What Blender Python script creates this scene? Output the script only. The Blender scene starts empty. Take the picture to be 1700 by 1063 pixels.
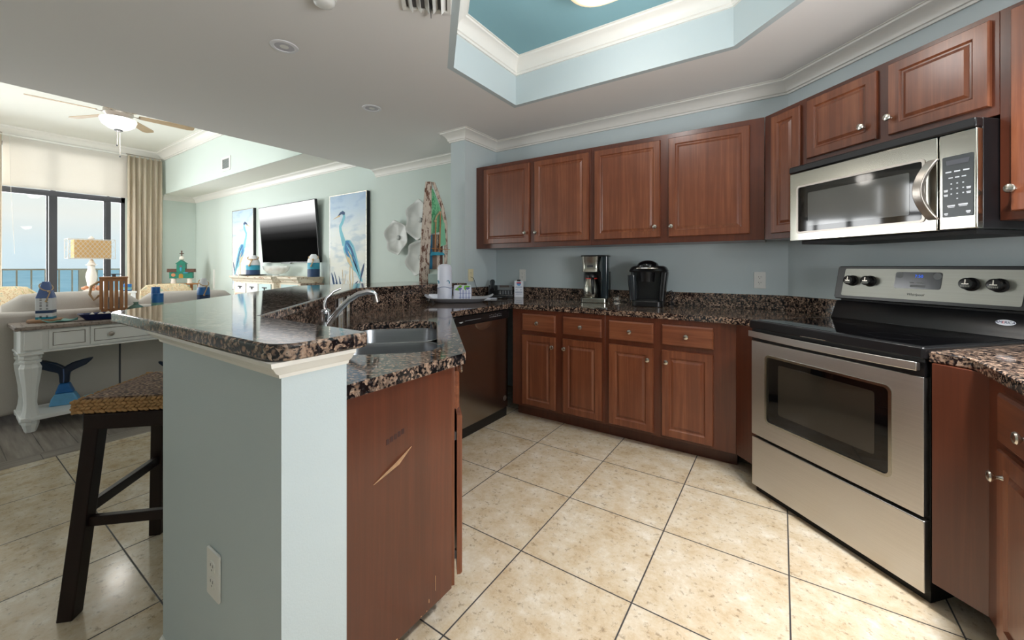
import bpy, bmesh, math, random
from mathutils import Vector, Matrix
random.seed(7)
sc = bpy.context.scene
COL = sc.collection
PI = math.pi

# ------------------------------------------------------------------ camera, world, exposure, lights
cam_d = bpy.data.cameras.new('camera')
cam_d.sensor_width = 36.0
cam_d.lens = 663.34 / 1700 * 36.0
cam_d.shift_y = (442.78 - 531.5) / 1700
cam_d.clip_start = 0.02
cam_d.clip_end = 20000
cam = bpy.data.objects.new('camera', cam_d)
cam.location = (0, 0, 1.23)
cam.rotation_euler = (PI / 2, 0, 0.59305)
COL.objects.link(cam)
sc.camera = cam

sc.view_settings.view_transform = 'Standard'
sc.view_settings.look = 'None'
sc.view_settings.gamma = 1
sc.view_settings.use_curve_mapping = False
sc.view_settings.exposure = 0.2
sc.cycles.use_denoising = True
sc.cycles.max_bounces = 10
sc.cycles.diffuse_bounces = 6
sc.cycles.glossy_bounces = 5
sc.cycles.transparent_max_bounces = 16
sc.cycles.sample_clamp_indirect = 6
sc.cycles.blur_glossy = 0.5


def lin(c):
    if isinstance(c, str):
        c = tuple(int(c[i:i + 2], 16) for i in (0, 2, 4))
    return tuple((x / 255 / 12.92) if x <= 10.3 else ((x / 255 + .055) / 1.055) ** 2.4 for x in c) + (1.0,)


def world():
    w = bpy.data.worlds.new('sky')
    sc.world = w
    w.use_nodes = True
    nt = w.node_tree
    bg = nt.nodes['Background']
    tc = nt.nodes.new('ShaderNodeTexCoord')
    sep = nt.nodes.new('ShaderNodeSeparateXYZ')
    nz = nt.nodes.new('ShaderNodeTexNoise')
    mp = nt.nodes.new('ShaderNodeMapping')
    mp.inputs['Scale'].default_value = (2, 2, 9)
    nz.inputs['Scale'].default_value = 1.6
    nz.inputs['Detail'].default_value = 5
    rp = nt.nodes.new('ShaderNodeValToRGB')
    e = rp.color_ramp.elements
    e[0].position = 0.0
    e[0].color = lin((198, 218, 226))
    e[1].position = 0.5
    e[1].color = lin((196, 219, 230))
    for p, c in ((.03, (204, 222, 227)), (.09, (224, 228, 222)), (.16, (214, 229, 229)), (.28, (200, 224, 229))):
        k = rp.color_ramp.elements.new(p)
        k.color = lin(c)
    mx = nt.nodes.new('ShaderNodeMix')
    mx.data_type = 'RGBA'
    mx.inputs[7].default_value = lin((234, 236, 231))
    rr = nt.nodes.new('ShaderNodeMapRange')
    rr.inputs[1].default_value = .5
    rr.inputs[2].default_value = .75
    rr.inputs[4].default_value = .55
    L = nt.links.new
    L(tc.outputs['Generated'], sep.inputs[0])
    L(sep.outputs['Z'], rp.inputs[0])
    L(tc.outputs['Generated'], mp.inputs[0])
    L(mp.outputs[0], nz.inputs['Vector'])
    L(nz.outputs['Fac'], rr.inputs[0])
    L(rr.outputs[0], mx.inputs[0])
    L(rp.outputs[0], mx.inputs[6])
    L(mx.outputs[2], bg.inputs[0])
    bg.inputs[1].default_value = 1.02


world()


def area(name, loc, rot, sx, sy, power, color=(1, 1, 1), spread=180):
    d = bpy.data.lights.new(name, 'AREA')
    d.shape = 'RECTANGLE'
    d.size, d.size_y = sx, sy
    d.spread = math.radians(spread)
    d.energy = power
    d.color = color
    o = bpy.data.objects.new(name, d)
    o.location = loc
    o.rotation_euler = rot
    COL.objects.link(o)
    return o


def point(name, loc, power, color=(1, 1, 1), r=.05):
    d = bpy.data.lights.new(name, 'POINT')
    d.energy = power
    d.color = color
    d.shadow_soft_size = r
    o = bpy.data.objects.new(name, d)
    o.location = loc
    COL.objects.link(o)
    return o


# daylight through the balcony glazing, then two added fills; all stand outside, facing in
area('daylight_balcony', (-11.35, .9, 1.9), (0, -PI / 2, 0), 3.2, 3.4, 330, (.97, .99, 1))
area('added_fill_living', (-8.4, -3.2, 1.6), (PI / 2, 0, 0), 3.0, 2.4, 95, (1, .99, .96), 110)  # added fill for the living room, its source unseen
area('added_fill_kitchen', (1.40, .98, 1.45), (0, PI / 2 + .98, 0), 1.0, 1.0, 64, (.98, .985, 1))  # added fill, no window known here; lifts ceiling and half-wall end
# kitchen's own flush light in the tray; unseen fill lamps added over the aisle
point('tray_bulb', (-.797, 2.02, 2.60), 10.5, (1, .97, .95), .12)
for lx, ly in ((.64, 1.62), (.72, .95)):
    area('added_fill_ceiling', (lx, ly, 2.515), (0, 0, 0), .16, .16, 18, (1, .985, .97), 98)
# unseen lamps added under the living-room ceiling to brighten the window wall
for ly in (-.4, .6, 1.6):
    area('added_fill_ceiling_living', (-5.3, ly, 3.57), (0, .75, 0), .18, .18, 20, (.98, .985, 1), 120)


# ------------------------------------------------------------------ mesh helpers
class MB:
    def __init__(s):
        s.v, s.f, s.m = [], [], []
        s.mi = 0

    def add(s, verts, faces, M=None):
        b = len(s.v)
        for p in verts:
            p = Vector(p)
            s.v.append(M @ p if M is not None else p)
        for f in faces:
            s.f.append([b + i for i in f])
            s.m.append(s.mi)
        return s

    def box(s, x0, y0, z0, x1, y1, z1, M=None):
        v = [(x0, y0, z0), (x1, y0, z0), (x1, y1, z0), (x0, y1, z0), (x0, y0, z1), (x1, y0, z1), (x1, y1, z1), (x0, y1, z1)]
        return s.add(v, [(0, 3, 2, 1), (4, 5, 6, 7), (0, 1, 5, 4), (1, 2, 6, 5), (2, 3, 7, 6), (3, 0, 4, 7)], M)

    def prism(s, poly, z0, z1, M=None):
        n = len(poly)
        v = [(x, y, z0) for x, y in poly] + [(x, y, z1) for x, y in poly]
        f = [tuple(range(n - 1, -1, -1)), tuple(range(n, 2 * n))]
        f += [(i, (i + 1) % n, n + (i + 1) % n, n + i) for i in range(n)]
        return s.add(v, f, M)

    def prism_y(s, poly, y0, y1, M=None):
        """poly in (x, z), extruded along y"""
        n = len(poly)
        v = [(x, y0, z) for x, z in poly] + [(x, y1, z) for x, z in poly]
        f = [tuple(range(n)), tuple(range(2 * n - 1, n - 1, -1))]
        f += [(i, n + i, n + (i + 1) % n, (i + 1) % n) for i in range(n)]
        return s.add(v, f, M)

    def prism_x(s, poly, x0, x1, M=None):
        n = len(poly)
        v = [(x0, y, z) for y, z in poly] + [(x1, y, z) for y, z in poly]
        f = [tuple(range(n - 1, -1, -1)), tuple(range(n, 2 * n))]
        f += [(i, (i + 1) % n, n + (i + 1) % n, n + i) for i in range(n)]
        return s.add(v, f, M)

    def loft(s, loops, closed=True, cap0=True, cap1=True, M=None):
        n = len(loops[0])
        v = [p for l in loops for p in l]
        f = []
        for k in range(len(loops) - 1):
            for i in range(n if closed else n - 1):
                j = (i + 1) % n
                f.append((k * n + i, k * n + j, (k + 1) * n + j, (k + 1) * n + i))
        if cap0:
            f.append(tuple(range(n - 1, -1, -1)))
        if cap1:
            f.append(tuple(range((len(loops) - 1) * n, len(loops) * n)))
        return s.add(v, f, M)

    def lathe(s, prof, c=(0, 0, 0), n=24, M=None, sx=1, sy=1, sq=None):
        loops = []
        for r, z in prof:
            r = max(r, 1e-5)
            l = []
            for i in range(n):
                a = 2 * PI * i / n
                ca, sa = math.cos(a), math.sin(a)
                if sq:
                    q = (abs(ca) ** sq + abs(sa) ** sq) ** (-1 / sq)
                    ca, sa = ca * q, sa * q
                l.append((c[0] + sx * r * ca, c[1] + sy * r * sa, c[2] + z))
            loops.append(l)
        return s.loft(loops, True, prof[0][0] > 1e-4, prof[-1][0] > 1e-4, M)

    def cyl(s, a, b, r, n=16, r2=None, M=None):
        return s.tube([a, b], [r, r if r2 is None else r2], n, M)

    def tube(s, path, r, n=10, M=None, closed=False, flat=1.0):
        P = [Vector(p) for p in path]
        if not isinstance(r, (list, tuple)):
            r = [r] * len(P)
        loops = []
        t0 = (P[1] - P[0]).normalized()
        up = Vector((0, 0, 1)) if abs(t0.z) < .9 else Vector((1, 0, 0))
        x = t0.cross(up).normalized()
        for i, p in enumerate(P):
            if closed:
                t = (P[(i + 1) % len(P)] - P[i - 1]).normalized()
            elif i == 0:
                t = t0
            elif i == len(P) - 1:
                t = (P[i] - P[i - 1]).normalized()
            else:
                t = (P[i + 1] - P[i - 1]).normalized()
            x = (x - t * x.dot(t)).normalized()
            y = t.cross(x)
            loops.append([p + (x * math.cos(2 * PI * k / n) + y * math.sin(2 * PI * k / n) * flat) * r[i] for k in range(n)])
        if closed:
            loops.append(loops[0])
            return s.loft(loops, True, False, False, M)
        return s.loft(loops, True, True, True, M)

    def ball(s, c, rx, ry=None, rz=None, nu=16, nv=10, M=None):
        ry = rx if ry is None else ry
        rz = rx if rz is None else rz
        loops = []
        for j in range(nv + 1):
            a = -PI / 2 + PI * j / nv
            rr = max(math.cos(a), 1e-3)
            loops.append([(c[0] + rx * rr * math.cos(2 * PI * i / nu), c[1] + ry * rr * math.sin(2 * PI * i / nu), c[2] + rz * math.sin(a)) for i in range(nu)])
        return s.loft(loops, True, True, True, M)

    def holed(s, outer, holes, z0, z1):
        """flat slab with holes: outer and holes are xy polygons"""
        bm = bmesh.new()
        rings = []
        for poly in [outer] + holes:
            vs = [bm.verts.new((x, y, 0)) for x, y in poly]
            es = [bm.edges.new((vs[i], vs[(i + 1) % len(vs)])) for i in range(len(vs))]
            rings.append((vs, es))
        bmesh.ops.triangle_fill(bm, use_beauty=True, use_dissolve=False, edges=[e for _, es in rings for e in es], normal=(0, 0, 1))
        bm.verts.index_update()
        V = [v.co.copy() for v in bm.verts]
        n = len(V)
        F = []
        for f in bm.faces:
            idx = [v.index for v in f.verts]
            if f.normal.z < 0:
                idx.reverse()
            F.append(tuple(n + i for i in idx))
            F.append(tuple(reversed(idx)))
        k = 0
        for q, poly in enumerate([outer] + holes):
            m = len(poly)
            ar = sum(poly[i][0] * poly[(i + 1) % m][1] - poly[(i + 1) % m][0] * poly[i][1] for i in range(m))
            flip = (ar < 0) != (q > 0)
            for i in range(m):
                a, b = k + i, k + (i + 1) % m
                F.append((b, a, n + a, n + b) if flip else (a, b, n + b, n + a))
            k += m
        bm.free()
        return s.add([(p.x, p.y, z0) for p in V] + [(p.x, p.y, z1) for p in V], F)

    def build(s, name, mat, parent=None, smooth=35, bevel=0, seg=2, loc=None, rot=None, sub=0):
        me = bpy.data.meshes.new(name)
        me.from_pydata([tuple(p) for p in s.v], [], s.f)
        mats = mat if isinstance(mat, (list, tuple)) else [mat]
        for m in mats:
            me.materials.append(m)
        if len(mats) > 1:
            me.polygons.foreach_set('material_index', s.m)
        me.update()
        bm = bmesh.new()
        bm.from_mesh(me)
        bmesh.ops.recalc_face_normals(bm, faces=bm.faces)
        bm.to_mesh(me)
        bm.free()
        if smooth:
            me.polygons.foreach_set('use_smooth', [True] * len(me.polygons))
            me.set_sharp_from_angle(angle=math.radians(smooth))
        o = bpy.data.objects.new(name, me)
        COL.objects.link(o)
        if parent is not None:
            o.parent = parent
        if loc:
            o.location = loc
        if rot:
            o.rotation_euler = rot
        if bevel:
            b = o.modifiers.new('bevel', 'BEVEL')
            b.width = bevel
            b.segments = seg
            b.limit_method = 'ANGLE'
            b.angle_limit = math.radians(40)
        if sub:
            q = o.modifiers.new('sub', 'SUBSURF')
            q.levels = q.render_levels = sub
        return o


def box(name, mat, parent, x0, y0, z0, x1, y1, z1, bevel=0, **k):
    return MB().box(x0, y0, z0, x1, y1, z1).build(name, mat, parent, bevel=bevel, **k)


def tag(o, label, cat, group=None):
    o['label'] = label
    o['category'] = cat
    if group:
        o['group'] = group
    return o


def thing(name, label, cat, loc=(0, 0, 0), rz=0, group=None):
    o = bpy.data.objects.new(name, None)
    o.empty_display_size = .1
    COL.objects.link(o)
    o.location = loc
    o.rotation_euler = (0, 0, rz)
    return tag(o, label, cat, group)


def struct(o):
    o['kind'] = 'structure'
    return o


def copy_thing(o, loc, rz=None, label=None, parent=None):
    c = o.copy()
    COL.objects.link(c)
    if parent is None:
        c.location = loc
        if rz is not None:
            c.rotation_euler = (0, 0, rz)
        if label:
            c['label'] = label
    else:
        c.parent = parent
    for ch in list(o.children):
        copy_thing(ch, None, None, None, c)
    return c


def round_poly(pts, rad, seg=6):
    out = []
    n = len(pts)
    for i in range(n):
        p = Vector(pts[i])
        r = rad[i] if isinstance(rad, (list, tuple)) else rad
        if not r:
            out.append(tuple(p))
            continue
        a = (Vector(pts[i - 1]) - p)
        b = (Vector(pts[(i + 1) % n]) - p)
        ang = a.angle(b)
        d = min(r / math.tan(ang / 2), a.length * .49, b.length * .49)
        r2 = d * math.tan(ang / 2)
        a.normalize()
        b.normalize()
        c = p + (a + b).normalized() * (r2 / math.sin(ang / 2))
        s0 = p + a * d - c
        s1 = p + b * d - c
        a0 = math.atan2(s0.y, s0.x)
        da = math.atan2(s1.y, s1.x) - a0
        while da > PI:
            da -= 2 * PI
        while da < -PI:
            da += 2 * PI
        for k in range(seg + 1):
            t = a0 + da * k / seg
            out.append((c.x + r2 * math.cos(t), c.y + r2 * math.sin(t)))
    return out


def rrect(x0, y0, x1, y1, r, seg=5):
    return round_poly([(x0, y0), (x1, y0), (x1, y1), (x0, y1)], r, seg)


def sweep(name, path, prof, mat, closed=False, parent=None, zbase=0.0):
    """profile (out, z) swept along an xy path; out is measured to the right of the walking direction"""
    P = [Vector(p) for p in path]
    n = len(P)
    loops = []
    for i in range(n):
        d0 = d1 = None
        if i > 0 or closed:
            d0 = (P[i] - P[i - 1]).normalized()
        if i < n - 1 or closed:
            d1 = (P[(i + 1) % n] - P[i]).normalized()
        d0 = d0 or d1
        d1 = d1 or d0
        n0 = Vector((d0.y, -d0.x))
        n1 = Vector((d1.y, -d1.x))
        m = (n0 + n1).normalized()
        m = m / max(m.dot(n0), .2)
        loops.append([(P[i].x + m.x * o, P[i].y + m.y * o, zbase + z) for o, z in prof])
    if closed:
        loops.append(loops[0])
    mb = MB()
    mb.loft(loops, True, not closed, not closed)
    return mb.build(name, mat, parent, smooth=25)


def text(name, s, size, mat, parent, loc, rot, extrude=.0006, align='CENTER', bold=0.0, spacing=1.0, shear=0.0):
    c = bpy.data.curves.new(name, 'FONT')
    c.body = s
    c.size = size
    c.extrude = extrude
    c.offset = bold
    c.space_character = spacing
    c.shear = shear
    c.align_x = align
    c.align_y = 'CENTER'
    t = bpy.data.objects.new(name + '_tmp', c)
    COL.objects.link(t)
    dg = bpy.context.evaluated_depsgraph_get()
    me = bpy.data.meshes.new_from_object(t.evaluated_get(dg))
    bpy.data.objects.remove(t)
    bpy.data.curves.remove(c)
    me.materials.clear()
    me.materials.append(mat)
    o = bpy.data.objects.new(name, me)
    COL.objects.link(o)
    o.parent = parent
    o.location = loc
    o.rotation_euler = rot
    return o


# ------------------------------------------------------------------ materials
def base(name):
    m = bpy.data.materials.new(name)
    m.use_nodes = True
    nt = m.node_tree
    return m, nt, nt.nodes['Principled BSDF']


def P(name, c, rough=.5, metal=0, spec=.5, noise=0, nscale=20, bump=0, bscale=80, coat=0, emit=None, es=1, sheen=0):
    m, nt, b = base(name)
    c = lin(c)
    b.inputs['Base Color'].default_value = c
    b.inputs['Roughness'].default_value = rough
    b.inputs['Metallic'].default_value = metal
    b.inputs['Specular IOR Level'].default_value = spec
    b.inputs['Coat Weight'].default_value = coat
    if sheen:
        b.inputs['Sheen Weight'].default_value = sheen
    if emit:
        b.inputs['Emission Color'].default_value = lin(emit)
        b.inputs['Emission Strength'].default_value = es
    tc = nt.nodes.new('ShaderNodeTexCoord')
    nz = nt.nodes.new('ShaderNodeTexNoise')
    nz.inputs['Scale'].default_value = nscale
    nz.inputs['Detail'].default_value = 4
    nt.links.new(tc.outputs['Object'], nz.inputs['Vector'])
    if noise:
        mx = nt.nodes.new('ShaderNodeMix')
        mx.data_type = 'RGBA'
        mx.inputs[6].default_value = tuple(max(0, x * (1 - noise)) for x in c[:3]) + (1,)
        mx.inputs[7].default_value = tuple(min(1, x * (1 + noise)) for x in c[:3]) + (1,)
        nt.links.new(nz.outputs['Fac'], mx.inputs[0])
        nt.links.new(mx.outputs[2], b.inputs['Base Color'])
    if bump:
        n2 = nt.nodes.new('ShaderNodeTexNoise')
        n2.inputs['Scale'].default_value = bscale
        n2.inputs['Detail'].default_value = 3
        nt.links.new(tc.outputs['Object'], n2.inputs['Vector'])
        bp = nt.nodes.new('ShaderNodeBump')
        bp.inputs['Strength'].default_value = bump
        bp.inputs['Distance'].default_value = .004
        nt.links.new(n2.outputs['Fac'], bp.inputs['Height'])
        nt.links.new(bp.outputs[0], b.inputs['Normal'])
    return m


def ramp(nt, stops, src=None, interp=None):
    r = nt.nodes.new('ShaderNodeValToRGB')
    if interp:
        r.color_ramp.interpolation = interp
    e = r.color_ramp.elements
    while len(e) > 1:
        e.remove(e[-1])
    e[0].position = stops[0][0]
    e[0].color = stops[0][1] if len(stops[0][1]) == 4 else lin(stops[0][1])
    for p, c in stops[1:]:
        k = e.new(p)
        k.color = c if len(c) == 4 else lin(c)
    if src is not None:
        nt.links.new(src, r.inputs[0])
    return r


def mapping(nt, scale, coord='Object', rot=(0, 0, 0), loc=(0, 0, 0)):
    tc = nt.nodes.new('ShaderNodeTexCoord')
    mp = nt.nodes.new('ShaderNodeMapping')
    mp.inputs['Scale'].default_value = scale
    mp.inputs['Rotation'].default_value = rot
    mp.inputs['Location'].default_value = loc
    nt.links.new(tc.outputs[coord], mp.inputs[0])
    return mp.outputs[0]


def mixc(nt, a, b, f, blend='MIX'):
    mx = nt.nodes.new('ShaderNodeMix')
    mx.data_type = 'RGBA'
    mx.blend_type = blend
    for sock, val in ((6, a), (7, b), (0, f)):
        if hasattr(val, 'is_output'):
            nt.links.new(val, mx.inputs[sock])
        elif sock == 0:
            mx.inputs[0].default_value = val
        else:
            mx.inputs[sock].default_value = val if len(val) == 4 else lin(val)
    return mx.outputs[2]


def wood(name, dark, mid, light, axis='z', rough=.32, strips=.085, grain=1.0):
    m, nt, b = base(name)
    L = nt.links.new
    tc = nt.nodes.new('ShaderNodeTexCoord')
    oi = nt.nodes.new('ShaderNodeObjectInfo')
    off = nt.nodes.new('ShaderNodeVectorMath')
    off.operation = 'ADD'
    sv = nt.nodes.new('ShaderNodeVectorMath')
    sv.operation = 'SCALE'
    sv.inputs[0].default_value = (3.1, 7.7, 5.3)
    L(oi.outputs['Random'], sv.inputs['Scale'])
    L(tc.outputs['Object'], off.inputs[0])
    L(sv.outputs[0], off.inputs[1])
    sep = nt.nodes.new('ShaderNodeSeparateXYZ')
    L(off.outputs[0], sep.inputs[0])
    # long grain axis is compressed
    mp = nt.nodes.new('ShaderNodeMapping')
    s = {'x': (1.6, 44, 44), 'y': (44, 1.6, 44), 'z': (44, 44, 1.6)}[axis]
    mp.inputs['Scale'].default_value = s
    L(off.outputs[0], mp.inputs[0])
    nz = nt.nodes.new('ShaderNodeTexNoise')
    nz.inputs['Scale'].default_value = 1.0
    nz.inputs['Detail'].default_value = 6
    nz.inputs['Roughness'].default_value = .65
    nz.inputs['Distortion'].default_value = .6
    L(mp.outputs[0], nz.inputs['Vector'])
    # glued-up boards: one tone per strip
    cross = sep.outputs['X'] if axis == 'z' else sep.outputs['Z']
    dv = nt.nodes.new('ShaderNodeMath')
    dv.operation = 'DIVIDE'
    dv.inputs[1].default_value = strips
    L(cross, dv.inputs[0])
    fl = nt.nodes.new('ShaderNodeMath')
    fl.operation = 'FLOOR'
    L(dv.outputs[0], fl.inputs[0])
    wn = nt.nodes.new('ShaderNodeTexWhiteNoise')
    wn.noise_dimensions = '1D'
    L(fl.outputs[0], wn.inputs['W'])
    n2 = nt.nodes.new('ShaderNodeTexNoise')
    n2.inputs['Scale'].default_value = 4.5
    n2.inputs['Detail'].default_value = 3
    L(off.outputs[0], n2.inputs['Vector'])
    a1 = nt.nodes.new('ShaderNodeMath')
    a1.operation = 'MULTIPLY_ADD'
    L(wn.outputs['Value'], a1.inputs[0])
    a1.inputs[1].default_value = .2
    L(nz.outputs['Fac'], a1.inputs[2])
    a2 = nt.nodes.new('ShaderNodeMath')
    a2.operation = 'MULTIPLY_ADD'
    L(n2.outputs['Fac'], a2.inputs[0])
    a2.inputs[1].default_value = .35
    L(a1.outputs[0], a2.inputs[2])
    r = ramp(nt, [(.25, dark), (.74, mid), (1, light)], a2.outputs[0])
    L(r.outputs[0], b.inputs['Base Color'])
    b.inputs['Roughness'].default_value = rough
    b.inputs['Coat Weight'].default_value = .25
    b.inputs['Coat Roughness'].default_value = .18
    bp = nt.nodes.new('ShaderNodeBump')
    bp.inputs['Strength'].default_value = .06 * grain
    bp.inputs['Distance'].default_value = .002
    L(nz.outputs['Fac'], bp.inputs['Height'])
    L(bp.outputs[0], b.inputs['Normal'])
    return m


def granite():
    m, nt, b = base('granite')
    L = nt.links.new
    tc = nt.nodes.new('ShaderNodeTexCoord')
    nd = nt.nodes.new('ShaderNodeTexNoise')
    nd.inputs['Scale'].default_value = 34
    nd.inputs['Detail'].default_value = 3
    L(tc.outputs['Object'], nd.inputs['Vector'])
    vm = nt.nodes.new('ShaderNodeVectorMath')
    vm.operation = 'MULTIPLY_ADD'
    L(nd.outputs['Color'], vm.inputs[0])
    vm.inputs[1].default_value = (.026, .026, .026)
    L(tc.outputs['Object'], vm.inputs[2])
    v1 = nt.nodes.new('ShaderNodeTexVoronoi')
    v1.inputs['Scale'].default_value = 58
    L(vm.outputs[0], v1.inputs['Vector'])
    v2 = nt.nodes.new('ShaderNodeTexVoronoi')
    v2.inputs['Scale'].default_value = 130
    L(vm.outputs[0], v2.inputs['Vector'])
    n1 = nt.nodes.new('ShaderNodeTexNoise')
    n1.inputs['Scale'].default_value = 90
    n1.inputs['Detail'].default_value = 4
    L(tc.outputs['Object'], n1.inputs['Vector'])
    orb = ramp(nt, [(.0, (174, 144, 121)), (.24, (156, 126, 106)), (.36, (120, 102, 90)), (.45, (58, 54, 55)), (.62, (26, 25, 28))], v1.outputs['Distance'])
    spot = ramp(nt, [(.0, (32, 31, 35)), (.42, (44, 42, 44)), (.47, (124, 106, 94)), (.54, (172, 146, 126)), (.75, (190, 174, 160))], n1.outputs['Fac'])
    wv = nt.nodes.new('ShaderNodeSeparateColor')
    L(v1.outputs['Color'], wv.inputs[0])
    pick = ramp(nt, [(.0, (0, 0, 0)), (.38, (0, 0, 0)), (.44, (255, 255, 255))], wv.outputs[0])
    c1 = mixc(nt, orb.outputs[0], spot.outputs[0], pick.outputs[0])
    tint = ramp(nt, [(.0, (120, 122, 126)), (.35, (200, 196, 194)), (1, (255, 250, 246))], wv.outputs[1])
    c2 = mixc(nt, c1, tint.outputs[0], .8, 'MULTIPLY')
    fleck = ramp(nt, [(.0, (255, 255, 255)), (.16, (255, 255, 255)), (.24, (0, 0, 0))], v2.outputs['Distance'])
    c3 = mixc(nt, c2, (48, 45, 47), fleck.outputs[0])
    L(c3, b.inputs['Base Color'])
    b.inputs['Roughness'].default_value = .07
    b.inputs['Specular IOR Level'].default_value = .62
    return m


TILE, TX, TY = .47968, -1.4134, 2.4153


def tile_mat():
    m, nt, b = base('tile')
    L = nt.links.new
    geo = nt.nodes.new('ShaderNodeTexCoord')
    sep = nt.nodes.new('ShaderNodeSeparateXYZ')
    L(geo.outputs['Object'], sep.inputs[0])

    def cell(axis, off):
        s1 = nt.nodes.new('ShaderNodeMath')
        s1.operation = 'SUBTRACT'
        L(sep.outputs[axis], s1.inputs[0])
        s1.inputs[1].default_value = off
        d = nt.nodes.new('ShaderNodeMath')
        d.operation = 'DIVIDE'
        L(s1.outputs[0], d.inputs[0])
        d.inputs[1].default_value = TILE
        fl = nt.nodes.new('ShaderNodeMath')
        fl.operation = 'FLOOR'
        L(d.outputs[0], fl.inputs[0])
        fr = nt.nodes.new('ShaderNodeMath')
        fr.operation = 'FRACT'
        L(d.outputs[0], fr.inputs[0])
        pp = nt.nodes.new('ShaderNodeMath')
        pp.operation = 'PINGPONG'
        L(d.outputs[0], pp.inputs[0])
        pp.inputs[1].default_value = .5
        return fl.outputs[0], pp.outputs[0]

    fx, px = cell('X', TX)
    fy, py = cell('Y', TY)
    mn = nt.nodes.new('ShaderNodeMath')
    mn.operation = 'MINIMUM'
    L(px, mn.inputs[0])
    L(py, mn.inputs[1])
    gr = ramp(nt, [(.0, (255, 255, 255)), (.0058, (255, 255, 255)), (.0075, (0, 0, 0))], mn.outputs[0])
    cx = nt.nodes.new('ShaderNodeCombineXYZ')
    L(fx, cx.inputs[0])
    L(fy, cx.inputs[1])
    wn = nt.nodes.new('ShaderNodeTexWhiteNoise')
    wn.noise_dimensions = '3D'
    L(cx.outputs[0], wn.inputs['Vector'])
    ov = nt.nodes.new('ShaderNodeVectorMath')
    ov.operation = 'MULTIPLY_ADD'
    L(wn.outputs['Color'], ov.inputs[0])
    ov.inputs[1].default_value = (7, 7, 7)
    L(geo.outputs['Object'], ov.inputs[2])
    n1 = nt.nodes.new('ShaderNodeTexNoise')
    n1.inputs['Scale'].default_value = 8
    n1.inputs['Detail'].default_value = 7
    n1.inputs['Roughness'].default_value = .74
    L(ov.outputs[0], n1.inputs['Vector'])
    n2 = nt.nodes.new('ShaderNodeTexNoise')
    n2.inputs['Scale'].default_value = 42
    n2.inputs['Detail'].default_value = 5
    n2.inputs['Roughness'].default_value = .7
    L(ov.outputs[0], n2.inputs['Vector'])
    c1 = ramp(nt, [(.32, (190, 167, 134)), (.46, (207, 190, 163)), (.56, (214, 201, 179)), (.70, (229, 222, 209))], n1.outputs['Fac'])
    c2 = ramp(nt, [(.33, (124, 104, 82)), (.44, (255, 255, 255)), (.70, (255, 255, 255)), (.78, (255, 255, 255))], n2.outputs['Fac'])
    c3 = mixc(nt, c1.outputs[0], c2.outputs[0], .5, 'MULTIPLY')
    c4 = mixc(nt, c3, (62, 60, 60), gr.outputs[0])
    L(c4, b.inputs['Base Color'])
    rr = ramp(nt, [(0, (98, 98, 98)), (1, (200, 200, 200))], gr.outputs[0])
    L(rr.outputs[0], b.inputs['Roughness'])
    bp = nt.nodes.new('ShaderNodeBump')
    bp.inputs['Strength'].default_value = .25
    bp.inputs['Distance'].default_value = .003
    bp.invert = True
    L(gr.outputs[0], bp.inputs['Height'])
    L(bp.outputs[0], b.inputs['Normal'])
    return m


def plank_mat(name, along='x'):
    m, nt, b = base(name)
    L = nt.links.new
    v = mapping(nt, (1, 1, 1), rot=(0, 0, 0 if along == 'x' else PI / 2))
    br = nt.nodes.new('ShaderNodeTexBrick')
    br.offset = .37
    br.inputs['Scale'].default_value = 1
    br.inputs['Brick Width'].default_value = 1.2
    br.inputs['Row Height'].default_value = .155
    br.inputs['Mortar Size'].default_value = .002
    br.inputs['Mortar Smooth'].default_value = .1
    br.inputs['Color1'].default_value = lin((158, 149, 140))
    br.inputs['Color2'].default_value = lin((136, 127, 119))
    br.inputs['Mortar'].default_value = lin((90, 85, 81))
    L(v, br.inputs['Vector'])
    v2 = mapping(nt, (3, 40, 3) if along == 'x' else (40, 3, 3))
    nz = nt.nodes.new('ShaderNodeTexNoise')
    nz.inputs['Scale'].default_value = 1
    nz.inputs['Detail'].default_value = 6
    L(v2, nz.inputs['Vector'])
    g = ramp(nt, [(.3, (170, 165, 160)), (.7, (255, 255, 255))], nz.outputs['Fac'])
    L(mixc(nt, br.outputs['Color'], g.outputs[0], .8, 'MULTIPLY'), b.inputs['Base Color'])
    b.inputs['Roughness'].default_value = .38
    return m


def steel(name, c=(176, 170, 160), rough=.27, axis='x', strength=.05):
    m, nt, b = base(name)
    L = nt.links.new
    s = {'x': (2, 2, 420), 'z': (420, 420, 2)}[axis]
    nz = nt.nodes.new('ShaderNodeTexNoise')
    nz.inputs['Scale'].default_value = 1
    nz.inputs['Detail'].default_value = 2
    L(mapping(nt, s), nz.inputs['Vector'])
    r = ramp(nt, [(.2, tuple(x * .94 for x in c)), (.8, c)], nz.outputs['Fac'])
    L(r.outputs[0], b.inputs['Base Color'])
    b.inputs['Metallic'].default_value = 1
    b.inputs['Roughness'].default_value = rough
    bp = nt.nodes.new('ShaderNodeBump')
    bp.inputs['Strength'].default_value = strength
    bp.inputs['Distance'].default_value = .001
    L(nz.outputs['Fac'], bp.inputs['Height'])
    L(bp.outputs[0], b.inputs['Normal'])
    return m


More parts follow.
